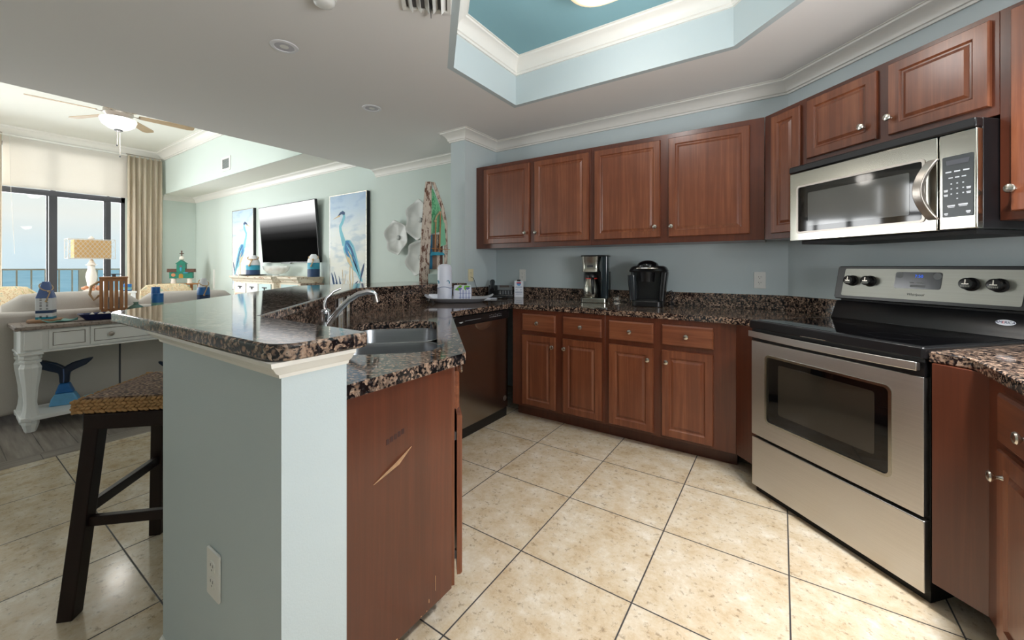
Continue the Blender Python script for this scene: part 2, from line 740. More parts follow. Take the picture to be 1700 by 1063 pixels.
def glass_pane(name, tint=(255, 255, 255), gloss=.08):
    m = bpy.data.materials.new(name)
    m.use_nodes = True
    nt = m.node_tree
    nt.nodes.remove(nt.nodes['Principled BSDF'])
    out = nt.nodes['Material Output']
    t = nt.nodes.new('ShaderNodeBsdfTransparent')
    t.inputs[0].default_value = lin(tint)
    g = nt.nodes.new('ShaderNodeBsdfGlossy')
    g.inputs['Roughness'].default_value = .01
    fr = nt.nodes.new('ShaderNodeFresnel')
    fr.inputs[0].default_value = 1.25
    mx = nt.nodes.new('ShaderNodeMixShader')
    nt.links.new(fr.outputs[0], mx.inputs[0])
    nt.links.new(t.outputs[0], mx.inputs[1])
    nt.links.new(g.outputs[0], mx.inputs[2])
    nt.links.new(mx.outputs[0], out.inputs[0])
    return m


def fabric(name, c, c2=None, scale=120, transl=0, pattern=None):
    m, nt, b = base(name)
    L = nt.links.new
    nz = nt.nodes.new('ShaderNodeTexNoise')
    nz.inputs['Scale'].default_value = scale
    nz.inputs['Detail'].default_value = 3
    L(mapping(nt, (1, 1, 1)), nz.inputs['Vector'])
    c2 = c2 or tuple(x * .93 for x in c)
    r = ramp(nt, [(.3, c2), (.7, c)], nz.outputs['Fac'])
    col = r.outputs[0]
    if pattern:
        n2 = nt.nodes.new('ShaderNodeTexNoise')
        n2.inputs['Scale'].default_value = 9
        n2.inputs['Detail'].default_value = 3
        n2.inputs['Distortion'].default_value = 2.2
        L(mapping(nt, (1, 1, 1)), n2.inputs['Vector'])
        q = ramp(nt, pattern, n2.outputs['Fac'])
        col = mixc(nt, col, q.outputs[0], .85, 'MULTIPLY')
    L(col, b.inputs['Base Color'])
    b.inputs['Roughness'].default_value = .92
    b.inputs['Specular IOR Level'].default_value = .15
    bp = nt.nodes.new('ShaderNodeBump')
    bp.inputs['Strength'].default_value = .2
    bp.inputs['Distance'].default_value = .002
    L(nz.outputs['Fac'], bp.inputs['Height'])
    L(bp.outputs[0], b.inputs['Normal'])
    if transl:
        out = nt.nodes['Material Output']
        tr = nt.nodes.new('ShaderNodeBsdfTranslucent')
        L(col, tr.inputs[0])
        mx = nt.nodes.new('ShaderNodeMixShader')
        mx.inputs[0].default_value = transl
        L(b.outputs[0], mx.inputs[1])
        L(tr.outputs[0], mx.inputs[2])
        L(mx.outputs[0], out.inputs[0])
    return m


def distressed(name, paint, under, amount=.35, stretch=(18, 18, 4), rough=.6):
    m, nt, b = base(name)
    L = nt.links.new
    nz = nt.nodes.new('ShaderNodeTexNoise')
    nz.inputs['Scale'].default_value = 1.6
    nz.inputs['Detail'].default_value = 7
    nz.inputs['Roughness'].default_value = .7
    L(mapping(nt, stretch), nz.inputs['Vector'])
    r = ramp(nt, [(amount - .03, under), (amount + .02, paint)], nz.outputs['Fac'])
    L(r.outputs[0], b.inputs['Base Color'])
    b.inputs['Roughness'].default_value = rough
    return m


M = {}
M['paint'] = P('paint', (194, 206, 209), .55, bump=.12, bscale=260, spec=.3)
M['paint_liv'] = P('paint_living', (206, 218, 212), .6, bump=.05, bscale=260, spec=.3)
M['ceil'] = P('ceiling_paint', (234, 232, 230), .9, spec=.1)
M['ceil_liv'] = P('ceiling_paint_living', (228, 228, 220), .9, spec=.1)
M['teal'] = P('tray_paint', (134, 174, 184), .8, spec=.1)
M['trim'] = P('trim_paint', (232, 230, 224), .35)
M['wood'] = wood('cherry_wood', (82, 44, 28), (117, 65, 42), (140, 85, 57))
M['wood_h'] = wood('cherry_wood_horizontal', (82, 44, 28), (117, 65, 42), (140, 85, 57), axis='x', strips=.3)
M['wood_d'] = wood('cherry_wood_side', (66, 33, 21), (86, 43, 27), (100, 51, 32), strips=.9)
M['granite'] = granite()
M['tile'] = tile_mat()
M['plank'] = plank_mat('plank_tile')
M['plank_y'] = plank_mat('plank_border', 'y')
M['steel'] = steel('brushed_steel', (208, 205, 201), .36)
M['steel_v'] = steel('brushed_steel_vertical', (168, 158, 150), .24, 'z', .03)
M['steel_b'] = steel('smooth_steel', (186, 184, 174), .18, 'x', .01)
M['sinksteel'] = steel('sink_steel', (170, 174, 178), .3)
M['chrome'] = P('chrome', (225, 226, 230), .06, 1)
M['nickel'] = P('nickel', (196, 190, 180), .25, 1)
M['black'] = P('black_plastic', (20, 20, 22), .28)
M['blackm'] = P('black_matte', (24, 24, 25), .6)
M['blackgl'] = P('black_glass', (10, 10, 12), .04, spec=.6)
M['white'] = P('white_plastic', (232, 232, 228), .35)
M['ivory'] = P('ivory_plastic', (226, 216, 180), .4)
M['espresso'] = P('espresso_wood', (30, 15, 13), .4, noise=.3, nscale=30, spec=.3)
M['glass'] = glass_pane('window_glass')
M['frame'] = P('window_frame', (58, 59, 64), .45)
M['rail'] = P('railing_metal', (112, 108, 92), .5)
M['curtain'] = fabric('curtain_cloth', (232, 222, 204), (216, 204, 186), 200, .35)
M['blind'] = fabric('blind_cloth', (230, 226, 220), (224, 220, 213), 400, .26)
M['sofa'] = fabric('sofa_cloth', (206, 199, 191), (194, 187, 178), 260)
M['floral'] = fabric('floral_cloth', (236, 226, 204), (226, 214, 190), 120, 0,
                     [(.36, (150, 190, 190)), (.42, (250, 240, 220)), (.50, (250, 240, 220)), (.54, (214, 168, 128)), (.58, (250, 242, 224)), (.68, (190, 190, 140))])
M['whitewood'] = distressed('whitewashed_wood', (238, 239, 237), (104, 88, 76), .31, (14, 14, 5))
M['topwood'] = distressed('grey_brown_wood', (150, 136, 126), (112, 98, 90), .45, (3, 30, 30))
M['console'] = distressed('console_paint', (226, 216, 196), (170, 132, 98), .42, (4, 20, 20))
M['console_shaded'] = distressed('console_weathered_shaded', (168, 148, 130), (120, 98, 82), .48, (4, 20, 20))  # console paint darkened: shade of its side put into the colour, plus wear
M['drift'] = distressed('driftwood', (206, 192, 178), (110, 74, 58), .47, (26, 26, 9))
M['green_d'] = distressed('green_weathered', (124, 196, 150), (60, 150, 100), .45, (22, 22, 7))
M['mintw'] = distressed('mint_weathered', (126, 196, 160), (140, 206, 176), .4, (20, 20, 8))
M['blue_d'] = distressed('blue_weathered', (22, 112, 150), (16, 88, 130), .45, (22, 22, 8))
M['brownw'] = P('brown_board', (128, 106, 92), .7, noise=.25, nscale=30)
M['rope'] = P('rope', (196, 168, 132), .9, bump=.5, bscale=300, noise=.2, nscale=60)
M['bamboo'] = P('honey_wood', (172, 116, 66), .5, noise=.25, nscale=14)
M['navy'] = P('navy_enamel', (30, 42, 92), .35, noise=.2, nscale=20)
M['navyd'] = P('dark_navy_paint', (14, 34, 60), .3, noise=.3, nscale=12)
M['azure'] = P('azure_paint', (36, 108, 176), .4, noise=.25, nscale=22)
M['sky_p'] = P('pale_blue_paint', (104, 170, 214), .5, noise=.18, nscale=26)
M['tealp'] = P('teal_paint', (46, 148, 176), .5, noise=.15, nscale=22)
M['navyp'] = P('navy_paint', (34, 62, 100), .5, noise=.15, nscale=22)
M['slateb'] = P('slate_blue_paint', (88, 110, 158), .6, noise=.2, nscale=30)
M['wpaint'] = P('chalk_white_paint', (222, 224, 226), .6, noise=.08, nscale=20)
M['shell'] = P('shell_white', (236, 228, 216), .45, noise=.1, nscale=18)
M['shellb'] = P('shell_brown', (190, 128, 88), .5, noise=.3, nscale=40)
M['slabw'] = P('wood_slab', (150, 112, 80), .6, noise=.3, nscale=22)
M['leafp'] = P('green_glaze', (116, 168, 160), .3, noise=.25, nscale=28)
M['jar'] = P('sea_glass', (150, 196, 184), .08)
M['jar'].node_tree.nodes['Principled BSDF'].inputs['Transmission Weight'].default_value = .7
M['clear'] = P('milky_glass', (226, 230, 228), .15)
M['clear'].node_tree.nodes['Principled BSDF'].inputs['Alpha'].default_value = .45
M['church'] = P('church_green', (16, 120, 100), .5, noise=.25, nscale=20)
M['churchr'] = P('church_roof', (92, 62, 50), .7, noise=.4, nscale=40)
M['straw'] = P('woven_shade', (206, 168, 112), .8, noise=.12, nscale=60)
M['wire'] = P('wire', (214, 210, 202), .4, .6)
M['fanwood'] = P('fan_blade_wood', (176, 152, 118), .5, noise=.15, nscale=12)
M['pewter'] = P('pewter', (176, 168, 160), .3, .9)
M['frost'] = P('frosted_glass', (250, 250, 250), .4, emit=(255, 250, 240), es=.35)
M['shade_on'] = P('cream_glass', (244, 222, 184), .4, emit=(255, 222, 176), es=.42)
M['platter'] = P('platter_glaze', (190, 192, 200), .3, noise=.15, nscale=120)
M['paper'] = P('paper', (234, 238, 246), .8)
M['towel'] = P('towel_wrap', (224, 228, 242), .3, spec=.5)
M['printb'] = P('print_blue', (70, 96, 170), .5)
M['printt'] = P('print_teal', (20, 130, 160), .5)
M['printg'] = P('print_green', (112, 180, 60), .5)
M['printv'] = P('print_violet', (116, 100, 190), .5)
M['printr'] = P('print_red', (206, 74, 84), .5)
M['grey'] = P('grey_plastic', (120, 124, 126), .4)
M['greyd'] = P('dark_grey_plastic', (62, 64, 68), .4)
M['display'] = P('display_glass', (74, 76, 82), .12)
M['digits'] = P('blue_digits', (10, 60, 200), .4, emit=(30, 110, 255), es=.7)
M['legend'] = P('legend_print', (198, 202, 208), .5)
M['dial'] = P('dial_print', (150, 152, 140), .5)
M['red'] = P('red_plastic', (206, 60, 50), .4)
M['can'] = P('recessed_can', (232, 232, 236), .4)
M['gap'] = P('dark_recess', (96, 96, 98), .8)
M['brass'] = P('brass', (190, 150, 80), .35, .9)
M['concrete'] = P('balcony_concrete', (186, 182, 172), .8, noise=.08)
M['scuffd'] = P('scuff_dark', (60, 32, 28), .6, noise=.3, nscale=60)
M['rawwood'] = P('raw_wood', (206, 164, 124), .7, noise=.15, nscale=60)

# ------------------------------------------------------------------ the setting
ZC = 2.53          # kitchen ceiling
ZL = 3.60          # living room ceiling
XW = -10.9         # window wall
YT = 3.47          # television wall
YA = 3.41          # kitchen back wall
XE = -4.56         # edge where the kitchen ceiling steps up into the living room
S2 = math.sqrt(2)

struct(MB().box(-3.90, -3.1, -.08, 1.3, 3.6, 0).build('floor', M['tile'], smooth=0))
struct(MB().box(-4.06, -3.1, -.08, -3.90, 3.6, 0).build('floor_border', M['plank_y'], smooth=0))
struct(MB().box(-11.0, -3.1, -.08, -4.06, 3.6, 0).build('floor_living', M['plank'], smooth=0))

# kitchen ceiling with the raised tray cut into it
TRAY = [(-1.773, 2.685), (-1.773, 1.950), (-.753, .930), (.45, .930), (.45, 2.002), (-.233, 2.685)]
TRAYO = [(-1.813, 2.725), (-1.813, 1.933), (-.770, .890), (.49, .890), (.49, 2.019), (-.216, 2.725)]
struct(MB().holed([(XE, -3.1), (1.3, -3.1), (1.3, 3.6), (XE, 3.6)], [TRAYO], ZC, ZC + .05).build('ceiling', M['ceil'], smooth=0))
mb = MB()
n = len(TRAY)
TZ = 2.872
mb = MB().holed(TRAYO, [TRAY], ZC, TZ + .02)
struct(mb.build('wall_tray', M['paint'], smooth=0))
struct(MB().prism([(x * 1.0, y) for x, y in TRAY], TZ, TZ + .03).build('ceiling_tray', M['teal'], smooth=0))

CROWN = [(0, -.092), (.012, -.092), (.014, -.080), (.022, -.076), (.026, -.060), (.040, -.036), (.060, -.020), (.076, -.014), (.078, -.005), (.090, -.004), (.090, 0), (0, 0)]
struct(sweep('trim_1', [TRAY[0]] + TRAY[:0:-1], [(o * 1.0, z * 1.2) for o, z in CROWN], M['trim'], closed=True, zbase=TZ))

# living-room ceiling, soffit along the television wall
struct(MB().box(-11.0, -3.1, ZL, XE - .03, 3.6, ZL + .05).build('ceiling_living', M['ceil_liv'], smooth=0))
struct(MB().box(XE - .03, -3.1, ZC + .0502, XE, 2.9, ZL + .05).build('wall_header', M['paint_liv'], smooth=0))
struct(MB().box(-11.0, 2.9, 2.755, XE - .031, YT, ZL).build('ceiling_soffit', M['ceil_liv'], smooth=0))
struct(MB().box(-11.0, 2.888, 2.755, XE - .031, 2.8995, ZL).build('wall_soffit', M['paint_liv'], smooth=0))

# walls
struct(MB().box(-11.0, YT, 0, -2.5, YT + .1, ZL).build('wall_living', M['paint_liv'], smooth=0))
struct(MB().box(-2.683, 2.91, 0, -2.503, YT, ZC).build('wall_stub', M['paint'], smooth=0))
struct(MB().box(-2.503, YA, 0, .06, YA + .1, ZC).build('wall_back', M['paint'], smooth=0))
struct(MB().prism([(.04, YA), (1.17, 2.28), (1.26, 2.28), (1.26, 2.4), (.1, YA + .1), (.04, YA + .1)], 0, ZC).build('wall_angled', M['paint'], smooth=0))
m0 = MB().holed([(-3.1, 0), (2.28, 0), (2.28, ZC), (-3.1, ZC)], [[(.48, 1.10), (1.48, 1.10), (1.48, 2.10), (.48, 2.10)]], 1.17, 1.27)  # opening invented for the added kitchen fill
struct(MB().add([(p.z, p.x, p.y) for p in m0.v], m0.f).build('wall_right', M['paint'], smooth=0))


def wall_y(name, y0, y1, x0, x1, z1, holes, mat):
    """wall in an xz plane with rectangular openings"""
    m = MB().holed([(x0, 0), (x1, 0), (x1, z1), (x0, z1)], [[(a, c), (b, c), (b, d), (a, d)] for a, b, c, d in holes], y0, y1)
    o = MB().add([(p.x, p.z, p.y) for p in m.v], m.f)
    return struct(o.build(name, mat, smooth=0))


struct(MB().box(-4.0, -3.1, 0, 1.17, -3.0, ZC).build('wall_front', M['paint'], smooth=0))
wall_y('wall_living_side', -3.1, -3.0, -11.0, -4.0, ZL, [(-9.9, -5.3, .1, 2.7)], M['paint_liv'])  # unseen wall, its opening invented for the living-room fill
m0 = MB().holed([(-3.0, 0), (YT, 0), (YT, ZL), (-3.0, ZL)], [[(-.9, .03), (2.31, .03), (2.31, 3.36), (-.9, 3.36)]], XW - .1, XW)
struct(MB().add([(p.z, p.x, p.y) for p in m0.v], m0.f).build('wall_window', M['paint_liv'], smooth=0))

# peninsula half wall: short leg, diagonal, long leg
PEN = [(-.86, .42), (-.86, .57), (-1.44, .57), (-2.60, 1.73), (-2.60, 2.91), (-2.80, 2.91), (-2.80, 1.64), (-1.58, .42)]
struct(MB().prism(PEN, 0, 1.04).build('wall_peninsula', M['paint'], smooth=0))
BPATH = [(-2.80, 2.91), (-2.80, 1.64), (-1.58, .42), (-.86, .42), (-.86, .57)]
BASEP = [(0, 0), (.014, 0), (.014, .072), (.009, .084), (.004, .092), (0, .092)]
struct(sweep('baseboard_peninsula', BPATH, BASEP, M['trim']))
struct(sweep('trim_2', BPATH, [(0, 1.0), (.007, 1.0), (.010, 1.008), (.020, 1.014), (.030, 1.026), (.036, 1.030), (.038, 1.0395), (0, 1.0395)], M['trim']))

# crown mouldings
struct(sweep('trim_3', [(XE + .0, YT), (-2.683, YT), (-2.683, 2.91), (-2.503, 2.91), (-2.503, YA), (.04, YA), (1.17, 2.28), (1.17, -2.9)], CROWN, M['trim'], zbase=ZC))
struct(sweep('trim_4', [(XW, 2.9), (XW, YT), (XE - .16, YT)], [(o, z * 1.15) for o, z in CROWN], M['trim'], zbase=2.755))
struct(sweep('trim_5', [(XW, -3.0), (XW, 2.888), (XE - .04, 2.888)], [(o * 1.9, z * 1.5) for o, z in CROWN], M['trim'], zbase=ZL))
struct(sweep('baseboard_living', [(XW, 2.35), (XW, YT), (-2.683, YT)], BASEP, M['trim']))

# glazed sliding door of the living room
fr = MB()
X0, X1 = XW - .09, XW - .02
for y0, y1, z0, z1 in [(-.9, 2.31, 2.50, 2.60), (-.9, 2.31, .03, .12), (-.9, 2.31, 3.30, 3.36), (-.9, -.82, .12, 3.3), (2.25, 2.31, .12, 3.3)]:
    fr.box(X0, y0, z0, X1, y1, z1)
for y0, y1 in [(1.305, 1.405), (2.035, 2.105), (.55, .62), (-.1, -.03)]:
    fr.box(X0, y0, .12, X1, y1, 2.5)
    fr.box(X0, y0 + .02, 2.6, X1, y1 - .02, 3.3)
for y in (1.275, 2.01):
    fr.box(X0 + .01, y, .12, X1 - .02, y + .022, 2.5)
win = struct(fr.build('window_1', M['frame'], smooth=0, bevel=.003))
MB().box(XW - .06, -.82, .12, XW - .054, 2.25, 3.3).build('pane', M['glass'], win, smooth=0)
fr = MB()
for x0, x1, z0, z1 in [(-9.9, -5.3, 2.6, 2.7), (-9.9, -5.3, .1, .2), (-9.9, -9.8, .2, 2.6), (-5.4, -5.3, .2, 2.6), (-7.65, -7.55, .2, 2.6)]:
    fr.box(x0, -3.09, z0, x1, -3.02, z1)
struct(fr.build('added_window_2', M['frame'], smooth=0))  # frame of the invented side opening, added along with the living-room fill
fr = MB()
for y0, y1, z0, z1 in [(.48, 1.48, 2.05, 2.10), (.48, 1.48, 1.10, 1.15), (.48, .53, 1.15, 2.05), (1.43, 1.48, 1.15, 2.05), (.48, 1.48, 1.58, 1.62)]:
    fr.box(1.20, y0, z0, 1.25, y1, z1)
struct(fr.build('added_window_3', M['white'], smooth=0))  # unseen window made up to go with the kitchen fill light

# outside: balcony slab, sea
struct(MB().box(-12.8, -5, -.12, -11.01, 6, -.03).build('floor_balcony', M['concrete'], smooth=0))
sea_m, nt, b = base('sea_water')
nz = nt.nodes.new('ShaderNodeTexNoise')
nz.inputs['Scale'].default_value = 1
nz.inputs['Detail'].default_value = 6
nt.links.new(mapping(nt, (.006, .02, 1)), nz.inputs['Vector'])
nt.links.new(ramp(nt, [(.35, (152, 190, 204)), (.65, (172, 204, 214))], nz.outputs['Fac']).outputs[0], b.inputs['Base Color'])
b.inputs['Roughness'].default_value = .9
b.inputs['Specular IOR Level'].default_value = .1
struct(MB().box(-9000, -9000, -32, -40, 9000, -30).build('ground_sea', sea_m, smooth=0))

# ------------------------------------------------------------------ cabinetry
FRONT = [(0, 0), (0, -.013), (.004, -.019), (.046, -.019), (.050, -.014), (.054, -.011), (.060, -.011), (.074, -.018)]
SLAB = [(0, 0), (0, -.012), (.005, -.017), (.009, -.019)]


def front_panel(name, mat, parent, x0, z0, x1, z1, prof=FRONT, y=0, loc=None, rz=0):
    loops = [[(x0 + i, y + d, z0 + i), (x1 - i, y + d, z0 + i), (x1 - i, y + d, z1 - i), (x0 + i, y + d, z1 - i)] for i, d in prof]
    o = MB().loft(loops).build(name, mat, parent, smooth=0)
    if loc:
        o.location = loc
        o.rotation_euler = (0, 0, rz)
    return o


KNOB = [(.0075, 0), (.0065, .004), (.005, .009), (.0055, .014), (.011, .018), (.0155, .022), (.0165, .026), (.014, .030), (.006, .0325), (0, .033)]
KM = Matrix.Rotation(PI / 2, 4, 'X')


def knob(parent, x, z, y=-.019):
    m = MB().lathe(KNOB, (0, 0, 0), 18, KM)
    return m.build('knob', M['nickel'], parent, loc=(x, y, z))


def upper_unit(label, loc, rz, w, z0, z1, depth, doors, group, top=0.0):
    """doors: (x0, x1, z0, z1, knob x, knob z)"""
    t = thing('wall_cabinet', label, 'cabinet', loc, rz, group)
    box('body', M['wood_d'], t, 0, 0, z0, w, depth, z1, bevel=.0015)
    for d in doors:
        dr = front_panel('door', M['wood'], t, d[0], d[2], d[1], d[3])
        if d[4] is not None:
            knob(dr, d[4], d[5])
    return t


def base_unit(label, loc, rz, w, depth, drawers, doors, group, name='base_cabinet', toe=True):
    t = thing(name, label, 'cabinet', loc, rz, group)
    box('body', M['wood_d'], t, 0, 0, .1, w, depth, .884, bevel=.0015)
    if toe:
        box('toe_kick', M['wood_d'], t, 0, .085, 0, w, depth - .02, .0995)
    for d in drawers:
        dr = front_panel('drawer', M['wood_h'], t, d[0], d[2], d[1], d[3], SLAB)
        knob(dr, (d[0] + d[1]) / 2, (d[2] + d[3]) / 2)
    for d in doors:
        dr = front_panel('door', M['wood'], t, d[0], d[2], d[1], d[3])
        knob(dr, d[4], d[5])
    return t


# wall A base: face at y = 2.745
xs = -1.842
G1 = 'base cabinets under the back counter'
base_unit('cherry base cabinet beside the dishwasher, left of two under back counter', (xs, 2.745, 0), 0, .796, .66,
          [(.100, .401, .716, .850), (.465, .774, .716, .850)],
          [(.100, .401, .120, .683, .385, .610), (.465, .774, .120, .683, .487, .610)], G1)
base_unit('cherry base cabinet next to the oven filler, right of two under back counter', (-1.045, 2.745, 0), 0, .82, .66,
          [(.031, .338, .716, .850), (.392, .698, .716, .850)],
          [(.031, .338, .120, .683, .306, .608), (.392, .698, .120, .683, .424, .608)], G1)
# angled fillers beside the stove
def filler(label, a, b, depth, grp):
    a, b = Vector(a), Vector(b)
    d = b - a
    t = thing('filler_panel', label, 'cabinet panel', (a.x, a.y, 0), math.atan2(d.y, d.x), grp)
    box('panel', M['wood_d'], t, 0, 0, .1, d.length, .02, .884, bevel=.001)
    return t


filler('plain cherry filler panel in corner left of the stove', (-.225, 2.747), (-.104, 2.622), .2, 'filler panels beside the stove')
filler('plain dark cherry filler panel between stove right side and right counter drawers', (.446, 2.022), (.555, 1.925), .2, 'filler panels beside the stove')

# wall C base, face at x = .555 looking towards -x
base_unit('dark cherry base cabinet right of the stove at picture edge', (.555, 1.93, 0), -PI / 2, 1.15, .60,
          [(.118, .52, .705, .852), (.57, 1.0, .705, .852)],
          [(.118, .52, .12, .684, .16, .61), (.57, 1.0, .12, .684, .60, .61)], 'base cabinets right of the stove')

# wall A uppers: face at y = 3.08
ZU0, ZU1 = 1.405, 2.205
GU = 'wall cabinets over the back counter'
upper_unit('double-door cherry wall cabinet nearest the living room', (-2.5, 3.08, 0), 0, 1.205, ZU0, ZU1, .325,
           [(.102, .619, 1.448, 2.168, .585, 1.535), (.672, 1.189, 1.448, 2.168, .697, 1.532)], GU)
upper_unit('double-door cherry wall cabinet above the black coffee brewers', (-1.294, 3.08, 0), 0, 1.203, ZU0, ZU1, .325,
           [(.033, .550, 1.448, 2.168, .518, 1.525), (.609, 1.121, 1.448, 2.168, .632, 1.522)], GU)


# wall B uppers: face plane x+y = 2.114*sqrt2
def onB(k, t):
    return ((k + t) / S2, (k - t) / S2, 0)


KB = 2.114
RB = -PI / 4
t0 = -2.2386
upper_unit('narrow single-door cherry wall cabinet in corner left of the microwave', onB(KB, t0), RB, .295, ZU0, ZU1, .318,
           [(.062, .266, 1.440, 2.175, None, None)], 'narrow wall cabinets beside the microwave')
upper_unit('short double-door cherry wall cabinet directly above the microwave', onB(KB, -1.9435), RB, .805, 1.81, ZU1, .318,
           [(.015, .382, 1.848, 2.180, .330, 1.922), (.434, .784, 1.848, 2.180, .448, 1.926)], None)
upper_unit('single-door cherry wall cabinet right of the microwave at picture edge', onB(KB, -1.138), RB, .30, ZU0, ZU1, .318,
           [(.036, .270, 1.436, 2.185, .048, 1.518)], 'narrow wall cabinets beside the microwave')

# sink base: end panel, diagonal face
sk = thing('sink_cabinet', 'worn diagonal cherry sink cabinet with scratched end panel beneath the sink', 'cabinet', (-.96, 1.06, 0), 3 * PI / 4)
Mi = Matrix.Rotation(-3 * PI / 4, 4, 'Z') @ Matrix.Translation((.96, -1.06, 0))
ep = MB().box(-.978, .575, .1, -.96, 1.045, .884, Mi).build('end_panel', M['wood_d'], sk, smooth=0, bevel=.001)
mb = MB()
mb.tube([(-.9592, .72, .610), (-.9592, .80, .640), (-.9592, .86, .668)], [.002, .015, .002], 8, Mi, flat=.05)
mb.build('scratch', M['rawwood'], ep, smooth=0)
mb = MB()
for k in range(5):
    y = .765 + k * .014
    mb.box(-.9601, y, .706 + k * .003, -.9594, y + .011, .722 + k * .003, Mi)
mb.build('stain', M['scuffd'], ep, smooth=0)
for (y, z, a, b) in [(.935, .125, .002, .012), (.965, .145, .0015, .05), (.90, .103, .004, .003), (.925, .103, .003, .003), (.80, .103, .006, .006)]:
    MB().box(-.9601, y, z, -.9593, y + a, z + b, Mi).build('chip', M['rawwood'], ep, smooth=0)
box('face_frame', M['wood'], sk, 0, 0, .1, 1.29, .018, .884, bevel=.001)
box('bottom_board', M['wood_d'], sk, .02, .02, .1, 1.25, .45, .118)
MB().box(-1.07, .59, 0, -1.05, .97, .0995, Mi).box(-1.06, .955, 0, -1.05, 1.0, .0995, Mi).build('toe_kick', M['wood_d'], sk, smooth=0)
MB().box(.06, .085, 0, 1.25, .1, .0995).build('toe_kick', M['wood_d'], sk, smooth=0)
for x0, x1 in ((.03, .62), (.66, 1.25)):
    dr = front_panel('drawer', M['wood_h'], sk, x0, .716, x1, .852, SLAB)
    knob(dr, (x0 + x1) / 2, .784)
d1 = front_panel('door', M['wood'], sk, -.59, .115, 0, .690, loc=(.62, -.002, 0), rz=math.radians(.8))
knob(d1, -.04, .6)
for hz in (.60, .17):
    MB().box(-.586, .001, hz, -.574, .012, hz + .03).build('hinge', M['greyd'], d1, smooth=0)
d2 = front_panel('door', M['wood'], sk, .66, .115, 1.25, .690)
knob(d2, .70, .6)

# ------------------------------------------------------------------ stone tops
GT0, GT1 = .8855, .924


def pq(p, q):
    return ((p - q) / S2, (p + q) / S2)


def rot_rrect(p0, p1, q0, q1, r):
    return [pq(p, q) for p, q in rrect(p0, q0, p1, q1, r, 6)]


main = round_poly([(-.93, .575), (-.93, 1.087), (-1.858, 2.012), (-1.858, 2.73), (-.30, 2.73), (-.15, 2.69), (-.040, 2.636),
                   (.326, 3.083), (.345, 3.095), (.035, 3.405), (-2.5, 3.405), (-2.5, 2.905), (-2.596, 2.905), (-2.596, 1.734), (-1.446, .578)],
                  [0, .012, 0, 0, .04, .02, 0, 0, 0, 0, 0, 0, 0, 0, 0], 4)
SINK = (-.40, .012, 1.46, 2.295)
wt = MB().holed(main, [rot_rrect(*SINK, .09)], GT0, GT1).build('worktop', M['granite'], smooth=30, bevel=.005)
tag(wt, 'brown speckled granite worktop running from sink corner along back wall to stove', 'countertop')
# upstands belong to the worktop
Z0, Z1 = GT1 + .0004, 1.027
mb = MB()
mb.box(-2.499, 3.388, Z0, .03, 3.408, Z1)
mb.box(-2.499, 2.985, Z0, -2.481, 3.3875, Z1)
mb.prism([(.0275, 3.408), (.0215, 3.388), (.312, 3.098), (.328, 3.112)], Z0, Z1)
mb.build('backsplash', M['granite'], wt, smooth=0, bevel=.002)
mb = MB()
mb.prism([(-2.5955, 2.9), (-2.5955, 1.7345), (-1.4445, .5835), (-1.4185, .5835), (-2.577, 1.742), (-2.577, 2.9)], Z0, 1.0385)
mb.build('raised_backsplash', M['granite'], wt, smooth=0)
for k, (p0, q0) in enumerate(((-.5845, 2.70), (-.5845, 2.92))):
    t = thing('outlet', ('white double outlet on granite upstand behind the faucet', 'white single outlet on granite upstand nearest the wall bend behind the sink')[k],
              'outlet', (*pq(p0, q0), .978), 3 * PI / 4, 'outlets on the granite behind the sink')
    w = (.115, .075)[k]
    box('plate', M['white'], t, -w / 2, 0, -.057, w / 2, .005, .057, bevel=.003)
    t.rotation_euler = (0, 0, -PI / 4)
    for zz in (-.02, .02):
        box('socket', M['ivory'], t, -.016, .005, zz - .013, .016, .007, zz + .013, bevel=.003)

rt = round_poly([(.4395, 2.040), (.528, 1.972), (.531, 1.90), (.531, .80), (1.165, .80), (1.165, 2.272), (.905, 2.532), (.893, 2.545)],
                [0, .05, 0, 0, 0, 0, 0, 0], 4)
rw = MB().prism(rt, GT0, GT1).build('worktop', M['granite'], smooth=30, bevel=.005)
tag(rw, 'short granite worktop right of the stove over the drawer', 'countertop')
mb = MB().box(1.146, .8, Z0, 1.164, 2.26, Z1)
mb.build('backsplash', M['granite'], rw, smooth=0, bevel=.002)

bar = round_poly([(-.81, .385), (-.81, .600), (-1.37, .600), (-2.54, 1.762), (-2.54, 2.86), (-2.47, 2.905), (-2.62, 2.905), (-3.24, 2.905), (-3.24, 1.69), (-1.915, .365)],
                 [.055, .02, 0, 0, 0, 0, 0, 0, 0, .07], 7)
bt = MB().prism(bar, 1.0402, 1.075).build('breakfast_bar', M['granite'], smooth=30, bevel=.006)
tag(bt, 'raised granite breakfast bar top with rounded end on the half wall', 'bar top')

# ------------------------------------------------------------------ sink and faucet
snk = thing('kitchen_sink', 'double-bowl stainless undermount sink set in the granite peninsula', 'sink', (*pq(-.19, 1.88), GT0), 3 * PI / 4)


def bowl(q0, q1, name):
    mb = MB()
    loops = []
    # local x runs along +q, local y along -p
    for ins, z, r in [(-.014, -.0015, .10), (0, -.0015, .09), (.004, -.02, .086), (.010, -.16, .08), (.030, -.195, .07), (.07, -.203, .05)]:
        pts = rrect(q0 - 1.88 + ins, -.205 + ins, q1 - 1.88 - ins, .21 - ins, r, 6)
        loops.append([(x, y, z) for x, y in pts])
    mb.loft(loops, True, False, True)
    o = mb.build(name, M['sinksteel'], snk, smooth=50)
    s = o.modifiers.new('thick', 'SOLIDIFY')
    s.thickness = .0012
    s.offset = -1
    MB().lathe([(.04, 0), (.042, .002), (.03, .003), (.028, -.004), (0, -.005)], ((q0 + q1) / 2 - 1.88, 0, -.2025), 20).build('drain', M['chrome'], o)
    return o


